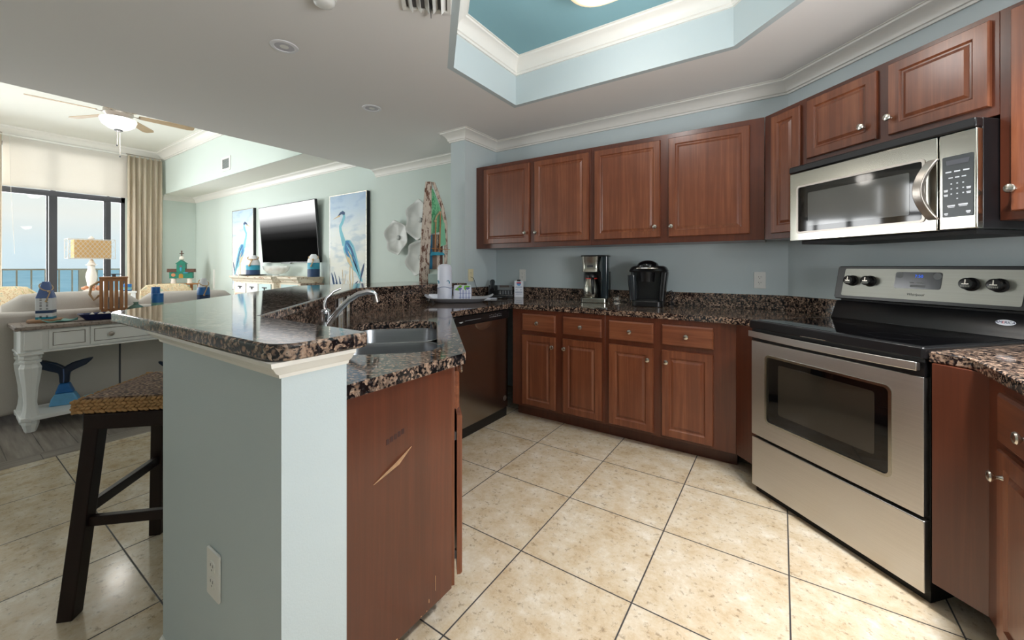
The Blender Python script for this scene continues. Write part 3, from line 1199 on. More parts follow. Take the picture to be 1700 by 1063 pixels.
bowl(1.462, 1.868, 'bowl')
bowl(1.890, 2.293, 'bowl')
box('divider', M['sinksteel'], snk, -.013, -.19, -.03, .011, .195, -.012, bevel=.008, seg=3)

fa = thing('faucet', 'chrome single-lever kitchen faucet with arched spout at the sink', 'faucet', (*pq(-.505, 2.015), GT1), PI / 4)
# local +x points over the sink
MB().lathe([(.031, 0), (.032, .006), (.028, .012), (.025, .03), (.024, .075), (.026, .085), (.024, .10), (.012, .108), (0, .109)], n=28).build('base', M['chrome'], fa)
sp = [(.012, -.006, .028), (.035, -.008, .062), (.07, -.01, .108), (.11, -.01, .148), (.15, -.008, .174), (.19, -.005, .185), (.215, 0, .180), (.226, .002, .168)]
s0 = MB().tube(sp, [.0155, .0145, .0135, .013, .013, .0135, .014, .014], 14).build('spout', M['chrome'], fa, smooth=60)
MB().cyl((.2245, .002, .172), (.232, .003, .135), .0135, 16, .0155).build('nozzle', M['pewter'], s0, smooth=60)
lv = MB()
lv.tube([(.0, .0, .10), (-.004, .004, .125), (.004, .014, .155), (.030, .030, .185), (.060, .045, .200)], [.016, .013, .010, .0085, .0065], 12, flat=.7)
lv.build('lever', M['chrome'], fa, smooth=60)
MB().tube([(-.024, .03, 0), (-.024, .03, .03), (-.010, .034, .048), (.012, .038, .052)], [.011, .010, .008, .006], 10).build('soap_pump', M['chrome'], fa, smooth=60)

# ------------------------------------------------------------------ dishwasher
dw = thing('dishwasher', 'stainless dishwasher with black control strip in the sink corner', 'dishwasher', (-1.875, 2.045, 0), PI / 2)
W = .685
box('tub', M['blackm'], dw, 0, .025, .10, W, .58, .884)
door = MB()
lp = []
NX = 24
for zz in (.078, .80):
    pass
rows = []
for j in range(9):
    z = .078 + (.808 - .078) * j / 8
    rows.append([(.012 + (W - .024) * i / NX, -.004 * math.sin(PI * i / NX), z) for i in range(NX + 1)])
door.loft(rows, False, False, False)
door.box(.012, .0005, .078, W - .012, .024, .808)
dd = door.build('door', M['steel_v'], dw, smooth=40)
MB().box(.006, -.012, .8095, W - .006, .024, .878).build('control_panel', M['black'], dw, bevel=.004)
hd = MB()
hd.loft([[(W / 2 + r * .10 * math.cos(PI + PI * i / 14), -.006 - d, .8085 + .055 * r * math.sin(PI + PI * i / 14)) for i in range(15)] for r, d in ((1.0, 0), (.92, .003), (.6, .001))], True, False, True)
hd.build('handle_recess', M['nickel'], dw, smooth=50)
lg = MB()
for i in range(7):
    lg.box(.41 + i * .024, -.0128, .838, .424 + i * .024, -.012, .841)
    lg.box(.41 + i * .024, -.0128, .850 + (i % 2) * .006, .418 + i * .024, -.012, .853 + (i % 2) * .006)
lg.box(.06, -.0128, .835, .10, -.012, .8395)
lg.box(.072, -.0128, .831, .088, -.012, .835)
lg.box(.12, -.0128, .842, .30, -.012, .8435)
lg.build('legend', M['legend'], dw, smooth=0)
box('toe_kick', M['black'], dw, .012, .012, 0, W - .012, .03, .075)
MB().lathe([(.022, 0), (.021, .001), (0, .0012)], n=20, M=Matrix.Translation((W - .055, -.0015, .155)) @ Matrix.Rotation(PI / 2, 4, 'X')).build('badge', M['pewter'], dw)

# ------------------------------------------------------------------ range
YM = Matrix.Rotation(PI / 2, 4, 'X')      # turns a lathe (axis z) to point towards -y


def face(p):
    return Matrix.Translation(p) @ YM


st = thing('stove', 'stainless electric range with black glass cooktop and oven window', 'stove', (-.1377, 2.5586, 0), math.radians(-42.4))
W = .772
box('body', M['blackm'], st, .002, .032, .0, W - .002, .66, .893, bevel=.002)
MB().box(.004, 0, .040, W - .002, .031, .303).build('drawer', M['steel'], st, bevel=.004, seg=3)
# oven door with window
dr = MB()
dr.add([], [])
m1 = MB().holed([(.003, .318), (W - .004, .318), (W - .004, .826), (.003, .826)], [rrect(.094, .408, .664, .762, .022, 6)], 0, .031)
dr.add([(p.x, p.z, p.y) for p in m1.v], m1.f)
od = dr.build('oven_door', M['steel'], st, smooth=30, bevel=.002)
m1 = MB().holed(rrect(.090, .404, .668, .766, .026, 6), [rrect(.101, .415, .657, .755, .018, 6)], 0, .006)
MB().add([(p.x, p.z - .0035, p.y) for p in m1.v], m1.f).build('window_bezel', M['steel_b'], od, smooth=30)
m1 = MB().prism(rrect(.095, .409, .663, .761, .022, 6), 0, .004)
og = MB().add([(p.x, p.z + .0035, p.y) for p in m1.v], m1.f).build('oven_window', M['blackgl'], od, smooth=30)
# lighter viewing area behind the dark border
m1 = MB().prism(rrect(.165, .470, .605, .726, .012, 4), 0, .0006)
MB().add([(p.x, p.z + .0028, p.y) for p in m1.v], m1.f).build('viewing_area', P('oven_interior', (52, 48, 42), .08, spec=.8), og, smooth=30)
hb = MB()
N = 16
lo = []
for i in range(N + 1):
    x = .010 + (W - .018) * i / N
    bow = -.026 * math.sin(PI * i / N) ** .8
    lo.append([(x, -.030 + bow, .851), (x, -.010 + bow * .6, .851), (x, -.010 + bow * .6, .879), (x, -.030 + bow, .884)])
hb.loft(lo)
hb.build('handle', M['steel'], od, smooth=30, bevel=.003)
MB().box(.03, -.02, .855, .07, .031, .876).box(W - .07, -.02, .855, W - .03, .031, .876).build('handle_mount', M['black'], od, smooth=0)
MB().box(.002, .004, .8275, W - .003, .031, .8925).build('front_trim', M['black'], st, smooth=0)
ct = MB().prism(rrect(-.004, -.012, W + .004, .628, .012, 4), .8935, .9365).build('cooktop', M['black'], st, smooth=30, bevel=.005)
MB().prism(rrect(.018, .020, W - .018, .545, .006, 3), .9367, .9385).build('cooktop_glass', M['blackgl'], ct, smooth=30)
bm_ = MB()
for x, y, r in ((.20, .16, .10), (.57, .16, .085), (.20, .41, .075), (.57, .41, .105)):
    m1 = MB().holed([(x + (r + .0015) * math.cos(2 * PI * i / 40), y + (r + .0015) * math.sin(2 * PI * i / 40)) for i in range(40)],
                    [[(x + r * math.cos(2 * PI * i / 40), y + r * math.sin(2 * PI * i / 40)) for i in range(40)]], .9386, .9388)
    bm_.add(m1.v, m1.f)
bm_.build('burner_ring', P('burner_print', (34, 34, 36), .15), ct, smooth=0)
MB().box(.30, -.0145, .897, .42, -.012, .900).build('trim_strip', M['nickel'], ct, smooth=0)
# raised back: lower sloping apron and the control console
MB().prism_x([(.548, .9367), (.560, .958), (.592, 1.030), (.60, 1.036), (.66, 1.036), (.66, .9367)], .004, W - .004).build('back_apron', M['black'], st, smooth=30, bevel=.004)
cz0, cz1 = 1.046, 1.232
cm = Matrix.Translation((0, .600, 1.046)) @ Matrix.Rotation(math.radians(-7), 4, 'X')
box('console_neck', M['blackm'], st, .02, .61, 1.036, W - .02, .66, 1.06)
co = MB()
m1 = MB().prism([(-.014, .012), (-.008, 0), (W + .008, 0), (W + .014, .012), (W + .004, .180), (W - .006, .188), (.006, .188), (-.004, .180)], 0, .05)
co.add([(p.x, p.z, p.y) for p in m1.v], m1.f, cm)
SC = steel('console_steel', (166, 166, 158), .42)
con = co.build('console', M['black'], st, smooth=30, bevel=.004)
m1 = MB().prism(round_poly([(.026, .019), (W - .036, .019), (W - .026, .172), (.040, .172)], .008, 4), 0, .002)
MB().add([(p.x, p.z - .0022, p.y) for p in m1.v], m1.f, cm).build('control_panel', SC, con, smooth=30)
m1 = MB().prism(round_poly([(.285, .074), (.473, .074), (.478, .157), (.291, .157)], .010, 4), 0, .002)
dp = MB().add([(p.x, p.z - .0040, p.y) for p in m1.v], m1.f, cm).build('display', M['display'], con, smooth=30)
for x, z, w, h in ((.355, .082, .06, .012), (.352, .10, .018, .007), (.378, .10, .03, .007)):
    MB().box(x, -.0046, z, x + w, -.0041, z + h, cm).build('button', M['grey'], dp, smooth=0)
for x, z in ((.306, .142), (.460, .138)):
    MB().lathe([(.016, 0), (.016, .0005), (.0, .0006)], n=20, M=cm @ face((x, -.0041, z))).build('button', M['grey'], dp, smooth=0)
text('clock_digits', '7:50', .020, M['digits'], dp, cm @ Vector((.388, -.0045, .136)), (PI / 2 - math.radians(7), 0, 0), .0003)
text('maker_script', 'Whirlpool', .017, M['greyd'], con, cm @ Vector((.377, -.0026, .045)), (PI / 2 - math.radians(7), 0, 0), .0003, shear=.25)
for x, z in ((.083, .105), (.173, .105), (.579, .105), (.668, .104)):
    kb = MB()
    kb.lathe([(.030, 0), (.030, .004), (.024, .006), (.022, .020), (.024, .026), (.0255, .034), (.024, .038), (.02, .0392), (0, .0392)], n=28, M=cm @ face((x, -.003, z)))
    ko = kb.build('burner_knob', M['black'], con, smooth=40)
    ph = MB().box(x - .002, -.0438, z, x + .002, -.0422, z + .018, cm).box(x - .012, -.0428, z - .004, x + .012, -.0422, z + .000, cm)
    ph.build('pointer', M['nickel'], ko, smooth=0)
    ph = MB()
    for i in range(6):
        ph.box(x - .016 + i * .0055, -.0427, z - .016, x - .0125 + i * .0055, -.0422, z - .008, cm)
    ph.build('dial_marks', M['dial'], ko, smooth=0)
sm = Matrix.Translation((.702, .576, .998)) @ Matrix.Rotation(math.radians(-24), 4, 'X')
sk_ = MB().lathe([(.030, 0), (.030, .0005), (0, .0007)], n=32, sy=.42, M=sm @ YM).build('sticker', M['paper'], st, smooth=0)
cur, row = 0.0, []
for ch in 'AMERICA':
    o = text('letter', ch, .0150, M['red'] if ch == 'E' else M['navy'], sk_, (0, 0, 0), (PI / 2 - math.radians(24), 0, 0), .0002, align='LEFT')
    xs_ = [v.co.x for v in o.data.vertices]
    row.append((o, cur - min(xs_)))
    cur += max(xs_) - min(xs_) + .0009
for o, x in row:
    o.location = sm @ Vector((x - cur / 2, -.0012, 0))

# ------------------------------------------------------------------ microwave
mw = thing('microwave', 'stainless over-the-range microwave with curved handle and black keypad', 'microwave', onB(2.0, -1.943), -PI / 4)
W = .805
z0, z1 = 1.374, 1.756
box('body', M['black'], mw, .002, .034, z0 + .0, W - .002, .43, z1 + .04, bevel=.003)
box('vent_strip', M['black'], mw, .0, -.006, z1 + .0006, W, .0335, z1 + .038, bevel=.006)
m1 = MB().holed([(.0, z0), (.684, z0), (.684, z1), (.0, z1)], [rrect(.050, 1.418, .640, 1.676, .012, 5)], 0, .033)
md = MB().add([(p.x, p.z, p.y) for p in m1.v], m1.f).build('door', M['steel_b'], mw, smooth=30, bevel=.004)
m1 = MB().holed(rrect(.046, 1.414, .644, 1.680, .016, 5), [rrect(.056, 1.424, .634, 1.670, .010, 5)], 0, .008)
MB().add([(p.x, p.z - .004, p.y) for p in m1.v], m1.f).build('window_bezel', M['pewter'], md, smooth=30)
m1 = MB().prism(rrect(.051, 1.419, .639, 1.675, .012, 5), 0, .005)
wg = MB().add([(p.x, p.z + .003, p.y) for p in m1.v], m1.f).build('door_window', M['blackgl'], md, smooth=30)
m1 = MB().prism(rrect(.110, 1.452, .585, 1.634, .006, 3), 0, .0006)
MB().add([(p.x, p.z + .0022, p.y) for p in m1.v], m1.f).build('mesh_screen', P('mesh_screen', (70, 72, 72), .06, spec=.9), wg, smooth=30)
hd = MB()
lo = []
N = 18
for i in range(N + 1):
    s = i / N
    z = 1.420 + .246 * s
    bow = math.sin(PI * s)
    lo.append([(.694 - .050 * bow - .0, -.010 - .040 * bow ** .7, z), (.640 + .02 * (1 - bow), -.012 - .040 * bow ** .7, z),
               (.640 + .02 * (1 - bow), -.001 - .036 * bow ** .7, z), (.694 - .050 * bow, -.001 - .036 * bow ** .7, z)])
hd.loft([[(.648 + .0 * 0 + x_, y_, z_) for x_, y_, z_ in [(-.020 + .026 * (1 - math.sin(PI * i / N)), -.006 - .044 * math.sin(PI * i / N) ** .8, 1.420 + .246 * i / N),
                                                           (.012 + .030 * (1 - math.sin(PI * i / N)), -.006 - .044 * math.sin(PI * i / N) ** .8, 1.420 + .246 * i / N),
                                                           (.014 + .030 * (1 - math.sin(PI * i / N)), .004 - .036 * math.sin(PI * i / N) ** .8, 1.420 + .246 * i / N),
                                                           (-.018 + .026 * (1 - math.sin(PI * i / N)), .004 - .036 * math.sin(PI * i / N) ** .8, 1.420 + .246 * i / N)]] for i in range(N + 1)])
hd.build('handle', M['pewter'], md, smooth=40, bevel=.003)
box('control_surround', M['steel_b'], mw, .688, 0, z0, W, .033, z1, bevel=.005)
m1 = MB().prism(rrect(.702, 1.425, .795, 1.664, .004, 3), 0, .003)
kp = MB().add([(p.x, p.z - .003, p.y) for p in m1.v], m1.f).build('keypad', P('keypad_black', (48, 52, 54), .25), mw, smooth=30)
lg = MB()
for r, z in enumerate((1.600, 1.577)):
    for c in range(3):
        w = (.018, .013)[r]
        x = .7485 + (c - 1) * (.027, .020)[r] - w / 2
        lg.box(x, -.0036, z, x + w, -.003, z + (.005, .004)[r])
for r in range(3):
    for c in range(3):
        lg.box(.7485 + (c - 1) * .018 - .0022, -.0036, 1.553 - r * .020, .7485 + (c - 1) * .018 + .0022, -.003, 1.5575 - r * .020)
lg.box(.7463, -.0036, 1.493, .7507, -.003, 1.4975)
for x, z in ((.707, 1.530), (.707, 1.512), (.776, 1.533), (.776, 1.515)):
    lg.box(x, -.0036, z, x + .013, -.003, z + .0035)
    lg.box(x + .001, -.0036, z - .0045, x + .012, -.003, z - .001)
for x, z, w in ((.718, 1.466, .024), (.752, 1.468, .028), (.708, 1.436, .012), (.775, 1.439, .013)):
    lg.box(x, -.0036, z, x + w, -.003, z + .006)
    lg.box(x + .002, -.0036, z - .004, x + w - .002, -.003, z - .002)
lg.build('legend', M['legend'], kp, smooth=0)
MB().prism([(.716, 1.630), (.782, 1.630), (.786, 1.648), (.714, 1.648)], 0, .001).build('tmp', M['display'], kp)
o = bpy.data.objects['tmp']
o.name = 'display'
for v in o.data.vertices:
    v.co = (v.co.x, -.0042 + v.co.z, v.co.y)
MB().box(.03, .05, z0 - .018, W - .03, .40, z0 - .0005).build('underside_grille', M['blackm'], mw, smooth=0)

# ------------------------------------------------------------------ wall sockets and switches
def outlet(label, loc, rz, kind='duplex', mat='white', group='wall outlets'):
    t = thing('outlet', label, 'outlet', loc, rz, group)
    m1 = MB().prism(rrect(-.037, -.060, .037, .060, .005, 3), 0, .006)
    box_ = MB().add([(p.x, p.z - .0065, p.y) for p in m1.v], m1.f).build('plate', M[mat], t, smooth=30, bevel=.002)
    for zz in (-.020, .020):
        m1 = MB().prism(round_poly([(-.016, zz - .010), (-.008, zz - .014), (.008, zz - .014), (.016, zz - .010), (.016, zz + .010), (.008, zz + .014), (-.008, zz + .014), (-.016, zz + .010)], .003, 2), 0, .002)
        so = MB().add([(p.x, p.z - .0085, p.y) for p in m1.v], m1.f).build('socket', M[mat], t, smooth=30)
        MB().box(-.008, -.0089, zz + .001, -.0055, -.0085, zz + .008).box(.0055, -.0089, zz + .001, .008, -.0085, zz + .008).lathe(
            [(.0025, 0), (0, .0004)], n=8, M=face((0, -.0085, zz - .007))).build('slot', M['greyd'], so, smooth=0)
    return t


outlet('white outlet above the upstand at the right end of the back wall', (-.129, YA, 1.131), 0)
outlet('white outlet behind the small printed card', (-2.168, YA, 1.141), 0)
outlet('white outlet low on the grey-green side of the bar half wall', (-1.19, .42, .452), 0)
tv_o = outlet('ivory outlet with a thin cord, above the upstand by the paper towels', (-2.503, 2.993, 1.146), PI / 2, mat='ivory')
cd = MB().tube([(0, -.012, -.02), (.01, -.03, -.03), (.04, -.03, -.09), (.06, -.025, -.125), (.09, -.03, -.17), (.12, -.05, -.2)], .0025, 6)
cd.build('cord', M['black'], tv_o)

# ------------------------------------------------------------------ things on the worktop
ZT = GT1
cm_ = thing('coffee_maker', 'black and stainless drip coffee maker with thermal carafe on the back counter', 'coffee maker', (-1.335, 3.27, ZT), math.radians(14))
MB().prism(rrect(-.112, -.10, .112, .115, .03, 5), 0, .040).build('base', M['steel_b'], cm_, smooth=30, bevel=.004)
MB().prism(rrect(-.108, .03, .118, .12, .02, 4), .0405, .262).build('tower', M['black'], cm_, smooth=30)
MB().prism(rrect(.055, -.085, .118, .029, .02, 4), .0405, .392).build('water_tank', P('smoked_tank', (30, 40, 46), .12), cm_, smooth=30)
MB().prism(rrect(-.112, -.10, .120, .12, .03, 5), .3925, .402).build('lid', M['black'], cm_, smooth=30, bevel=.003)
bk = MB()
bk.loft([[(x * s - .03, y * s - .005, z) for x, y in rrect(-.080, -.092, .082, .10, .04, 6)] for s, z in ((.94, .262), (.90, .275), (.88, .31), (.93, .35), (.98, .392))])
br = bk.build('brew_basket', M['steel_b'], cm_, smooth=40)
MB().box(-.055, -.092, .300, -.005, -.086, .318).build('clock_panel', M['greyd'], br, smooth=0)
MB().box(-.058, -.0935, .292, .03, -.0865, .297).build('button_row', M['nickel'], br, smooth=0)
ca = MB().lathe([(.066, 0), (.070, .006), (.071, .05), (.066, .10), (.055, .145), (.050, .158)], (-.03, -.018, .042), 28).build('carafe', M['steel_b'], cm_, smooth=50)
MB().lathe([(.0515, .1585), (.051, .166)], (-.03, -.018, .042), 28).build('carafe_band', M['red'], ca)
MB().lathe([(.050, .1665), (.052, .19), (.04, .207), (0, .208)], (-.03, -.018, .042), 24).build('carafe_lid', M['black'], ca, smooth=40)
MB().tube([(-.012, -.068, .20), (-.008, -.10, .205), (-.006, -.115, .18), (-.004, -.115, .11), (-.004, -.10, .075)], [.012, .014, .014, .013, .010], 10).build('carafe_handle', M['black'], ca, smooth=60)

kg = thing('pod_coffee_machine', 'black single-serve pod coffee machine with domed lid on the back counter', 'coffee machine', (-.862, 3.20, ZT), math.radians(10))
MB().prism(rrect(-.115, -.13, .115, .125, .05, 6), 0, .045).build('base', M['black'], kg, smooth=30, bevel=.006)
MB().loft([[(x, y, z) for x, y in rrect(-.128 * s, .0 - .02, .128 * s, .125, .03, 5)] for s, z in ((.92, .0455), (.98, .15), (1.06, .262))]).build('housing', M['black'], kg, smooth=50)
MB().loft([[(x, y, z) for x, y in rrect(-.145 * s, -.10, -.085 * s, .10, .025, 5)] for s, z in ((.93, .046), (1.0, .15), (1.04, .24))]).build('water_tank', P('smoked_water_tank', (44, 48, 52), .1), kg, smooth=50)
MB().loft([[(x, y, z) for x, y in rrect(.085 * s, -.10, .130 * s, .10, .02, 5)] for s, z in ((.93, .046), (1.0, .15), (1.1, .262))]).build('side_pillar', M['black'], kg, smooth=50)
MB().loft([[(x, y, z) for x, y in rrect(-a, -b, a, .125, .05, 6)] for a, b, z in ((.138, .11, .2625), (.142, .115, .275), (.128, .10, .300), (.108, .08, .312))]).build('brew_head', M['black'], kg, smooth=50)
MB().lathe([(.052, 0), (.056, .05), (.060, .075)], (-.005, -.07, .19), 26).build('spout', M['black'], kg, smooth=50)
li = MB()
li.ball((-.005, -.03, .308), .082, .095, .048, 24, 14)
ld = li.build('lid', M['blackgl'], kg, smooth=60)
MB().tube([(-.085, -.088, .290), (-.06, -.118, .293), (-.01, -.130, .294), (.04, -.122, .293), (.07, -.10, .290)], .009, 8).build('lid_handle', M['nickel'], ld, smooth=60)
text('print', 'KEURIG', .014, M['paper'], ld, (-.02, -.1405, .294), (PI / 2, 0, 0), .0004, bold=.0003)
for i in range(4):
    MB().lathe([(.006, 0), (.006, .003), (0, .003)], (.075 + .014 * (i - 1), -.098 + .004 * i, .299 - .001 * i), 10).build('button', M['nickel'], kg)
MB().prism(rrect(-.08, -.128, .075, -.025, .03, 5), .0455, .052).build('drip_tray', M['blackm'], kg, smooth=30)
MB().tube([(.12, .10, .09), (.16, .12, .115), (.185, .10, .08), (.165, .07, .03), (.175, .03, .006), (.20, .02, .005)], .004, 6).build('power_cord', M['black'], kg, smooth=60)
MB().box(.158, .045, .004, .18, .062, .03).build('plug', M['black'], kg, bevel=.003)

ph = thing('desk_phone', 'black desk telephone with grey screen bezel in the counter corner', 'telephone', (-2.31, 3.21, ZT), math.radians(36))
ph.scale = (1.12, 1.0, 1.4)
MB().prism_x([(-.10, 0), (.10, 0), (.10, .075), (.085, .085), (-.10, .022)], -.10, .115).build('base', M['black'], ph, smooth=30, bevel=.004)
pm = Matrix.Translation((0, -.0075, .052)) @ Matrix.Rotation(math.atan2(.063, .185), 4, 'X')
fc = MB().box(-.02, .0, .0, .11, .092, .004, pm).build('screen_bezel', M['grey'], ph, bevel=.002)
MB().box(.0, .045, .0042, .085, .080, .0052, pm).build('screen', P('lcd', (96, 84, 78), .2), fc)
kb = MB()
for r in range(3):
    for c in range(5):
        kb.box(-.012 + c * .024, -.085 + r * .024, -.001, .005 + c * .024, -.070 + r * .024, .004, pm)
kb.build('keypad', M['greyd'], ph, bevel=.001)
kb = MB()
for c in range(5):
    kb.box(.006 + c * .024 - .003, -.085, .002, .006 + c * .024, -.02, .0045, pm)
kb.build('key_label', M['legend'], ph)
MB().tube([(-.065, -.095, .055), (-.065, -.075, .062), (-.065, 0, .080), (-.065, .07, .108), (-.065, .095, .105)], [.020, .024, .017, .024, .020], 12, flat=.8).build('handset', M['black'], ph, smooth=60)
MB().tube([(-.07, -.10, .03), (-.10, -.12, .012), (-.06, -.15, .008), (0, -.16, .008), (.05, -.14, .008), (.06, -.105, .012)], .006, 8).build('coiled_cord', M['black'], ph, smooth=60)

cd = thing('card_stand', 'white printed card standing with a black clip against the back upstand', 'card', (-2.165, 3.335, ZT), math.radians(36))
cM = Matrix.Rotation(math.radians(-8), 4, 'X')
c1 = MB().box(-.045, 0, .001, .045, .002, .165, cM).build('card', M['paper'], cd)
MB().lathe([(.021, 0), (.021, .0006), (0, .0007)], n=24, M=cM @ Matrix.Translation((0, -.0002, .134)) @ YM).build('logo', M['sky_p'], c1)
MB().box(-.022, -.0012, .140, .022, -.0002, .152, cM).build('logo_band', M['printr'], c1)
MB().box(-.020, -.0014, .130, .020, -.0002, .139, cM).build('logo_lettering', M['printb'], c1)
lg = MB()
for z, a, b in ((.105, -.03, .03), (.096, -.034, .034), (.074, -.034, -.012), (.074, .012, .03), (.052, -.036, .034), (.047, -.036, .034), (.032, -.03, .03)):
    lg.box(a, -.0009, z, b, -.0002, z + .003, cM)
lg.build('print', M['slateb'], c1)
MB().box(-.02, .0022, .0, .02, .045, .006).build('foot', M['black'], cd)
MB().box(-.018, -.004, .160, .018, .008, .177, cM).build('clip', M['black'], cd, bevel=.003)

pl = thing('platter', 'long speckled grey-white platter on the worktop corner holding towels', 'platter', (-2.30, 2.60, ZT), math.radians(38))
lo = []
for (a, b, z) in ((.17, .07, 0), (.20, .09, .004), (.26, .13, .028), (.295, .155, .038), (.29, .150, .041), (.255, .125, .032), (.20, .088, .010)):
    lo.append([(a * math.copysign(abs(math.cos(t)) ** .7, math.cos(t)), b * math.copysign(abs(math.sin(t)) ** .7, math.sin(t)),
                z + .03 * (abs(math.cos(t)) ** 6) * (z / .04)) for t in [2 * PI * i / 48 for i in range(48)]])
MB().loft(lo).build('dish', M['platter'], pl, smooth=60)

tr_ = thing('paper_towel_roll', 'white wrapped paper towel roll standing on the grey platter', 'paper towels', (-2.405, 2.53, ZT + .0108), math.radians(38))
MB().lathe([(.058, 0), (.062, .006), (.063, .085), (.0635, .12), (.061, .124), (.060, .285), (.05, .308), (.022, .318), (0, .316)], n=32).build('roll', M['towel'], tr_, smooth=50)
MB().tube([(.0635 * math.cos(a), .0635 * math.sin(a), .118 + .006 * math.sin(a * 3)) for a in [-2.9 + .2 * i for i in range(16)]], .0025, 6).build('wrap_fold', M['slateb'], tr_)
lg = MB()
for a0 in (-1.0, -2.6):
    lg.tube([(.0620 * math.cos(a0 + .22 * math.cos(t)), .0620 * math.sin(a0 + .22 * math.cos(t)), .160 + .016 * math.sin(t)) for t in [2.6 - .36 * i for i in range(10)]], [.002 + .0004 * min(i, 6) for i in range(10)], 6)
lg.build('print_swirl', M['printt'], tr_)
wp = thing('napkin_pack', 'floral white napkin pack with green corners beside the paper towel roll', 'napkins', (-2.294, 2.636, ZT + .0108), math.radians(38))
pk = MB()
pk.loft([[(x * sx, y * sy, z) for x, y in rrect(-.078, -.045, .078, .045, .022, 5)] for sx, sy, z in ((.9, .9, 0), (1, 1, .015), (1.0, 1, .09), (.96, .8, .12), (.9, .3, .135))])
pk.build('pack', M['towel'], wp, smooth=50)
lg = MB()
for x in (-.02, .005, .03, .055):
    lg.box(x, -.0462, .01, x + .005, -.0450, .095)
for z in (.03, .065):
    lg.box(-.03, -.0460, z, .072, -.0450, z + .002)
lg.build('printed_stripes', M['printb'], wp)
lg = MB()
lg.add([(-.065, -.045, .095), (-.03, -.047, .090), (.0, -.036, .130), (-.02, -.031, .134)], [(0, 1, 2, 3)])
lg.add([(.012, -.045, .112), (.026, -.0465, .092), (.07, -.036, .128), (.02, -.034, .132)], [(0, 1, 2, 3)])
o = lg.build('green_corner', M['printg'], wp, smooth=0)
q = o.modifiers.new('t', 'SOLIDIFY')
q.thickness = .003
lg = MB()
for x, z in ((-.022, .098), (-.012, .106), (-.03, .106), (.045, .104), (.055, .110), (.036, .110)):
    lg.ball((x, -.0445, z), .009, .004, .008, 8, 6)
lg.build('printed_flower', M['printv'], wp)
bx = tag(box('soap_box', M['paper'], None, -.045, -.025, 0, .045, .025, .036, bevel=.002), 'small white box at the left end of the grey platter', 'box')
bx.location = (-2.475, 2.475, ZT + .034)
bx.rotation_euler = (0, 0, math.radians(42))
pa = tag(box('paper_sheet', M['paper'], None, -.11, -.07, 0, .11, .07, .001), 'white paper sheet lying between platter and telephone', 'paper')
pa.location = (-2.385, 2.985, ZT + .0005)
pa.rotation_euler = (0, 0, math.radians(30))
for i, (x, y, a, m, lb) in enumerate(((-2.30, 3.03, 28, 'navy', 'dark blue pen lying in front of the telephone'), (-2.27, 3.00, 38, 'paper', 'white pen lying in front of the telephone'))):
    pn = thing('pen', lb, 'pen', (x, y, ZT + .0068), math.radians(a), 'pens by the telephone')
    MB().tube([(-.07, 0, 0), (.055, 0, 0), (.068, 0, 0)], [.0048, .0048, .001], 8).build('barrel', M[m], pn)
    MB().box(-.066, -.0015, .0045, -.03, .0015, .0068).build('clip', M['nickel'], pn)

# ------------------------------------------------------------------ bar stool
bs = thing('bar_stool', 'dark espresso bar stool with woven seagrass seat pad beside the half wall', 'bar stool', (*pq(-1.06, 1.90), 0), 3 * PI / 4)
# local x along +q, local y along -p


def leg(sx, sy):
    m = MB()
    lo = []
    for z, cx, cy in ((0, .228, .195), (.70, .172, .150)):
        a, h = .024, .024
        x, y = sx * cx, sy * cy
        lo.append([(x - a, y - h, z), (x + a, y - h, z), (x + a, y + h, z), (x - a, y + h, z)])
    m.loft(lo)
    return m


for sx in (-1, 1):
    for sy in (-1, 1):
        leg(sx, sy).build('leg', M['espresso'], bs, smooth=0, bevel=.004)
box('seat_frame', M['espresso'], bs, -.20, -.18, .640, .20, .18, .6995, bevel=.006)
for sy in (-1, 1):
    MB().box(-.208, sy * .172 - .012, .335, .208, sy * .172 + .012, .372).build('stretcher', M['espresso'], bs, bevel=.003)
for sx in (-1, 1):
    MB().box(sx * .200 - .012, -.165, .30, sx * .200 + .012, .165, .335).build('stretcher', M['espresso'], bs, bevel=.003)
weave_m, nt, b = base('seagrass')
v = nt.nodes.new('ShaderNodeTexVoronoi')
v.inputs['Scale'].default_value = 1
nt.links.new(mapping(nt, (150, 90, 90)), v.inputs['Vector'])
rr = ramp(nt, [(.0, (228, 206, 182)), (.42, (176, 142, 112)), (.68, (84, 60, 46))], v.outputs['Distance'])
sp_ = nt.nodes.new('ShaderNodeSeparateColor')
nt.links.new(v.outputs['Color'], sp_.inputs[0])
tn = ramp(nt, [(0, (140, 120, 110)), (1, (255, 250, 240))], sp_.outputs[0])
nt.links.new(mixc(nt, rr.outputs[0], tn.outputs[0], .9, 'MULTIPLY'), b.inputs['Base Color'])
b.inputs['Roughness'].default_value = .85
bp = nt.nodes.new('ShaderNodeBump')
bp.inputs['Strength'].default_value = .9
bp.inputs['Distance'].default_value = .006
bp.invert = True
nt.links.new(v.outputs['Distance'], bp.inputs['Height'])
nt.links.new(bp.outputs[0], b.inputs['Normal'])
strand_m = P('seagrass_braid', (176, 138, 92), .8, noise=.3, nscale=55)
PX, PY = .195, .205
pad = MB().prism(rrect(-PX + .008, -PY + .008, PX - .008, PY - .008, .02, 4), .7005, .752).build('seat_pad', weave_m, bs, smooth=30, bevel=.006)
st_ = MB()


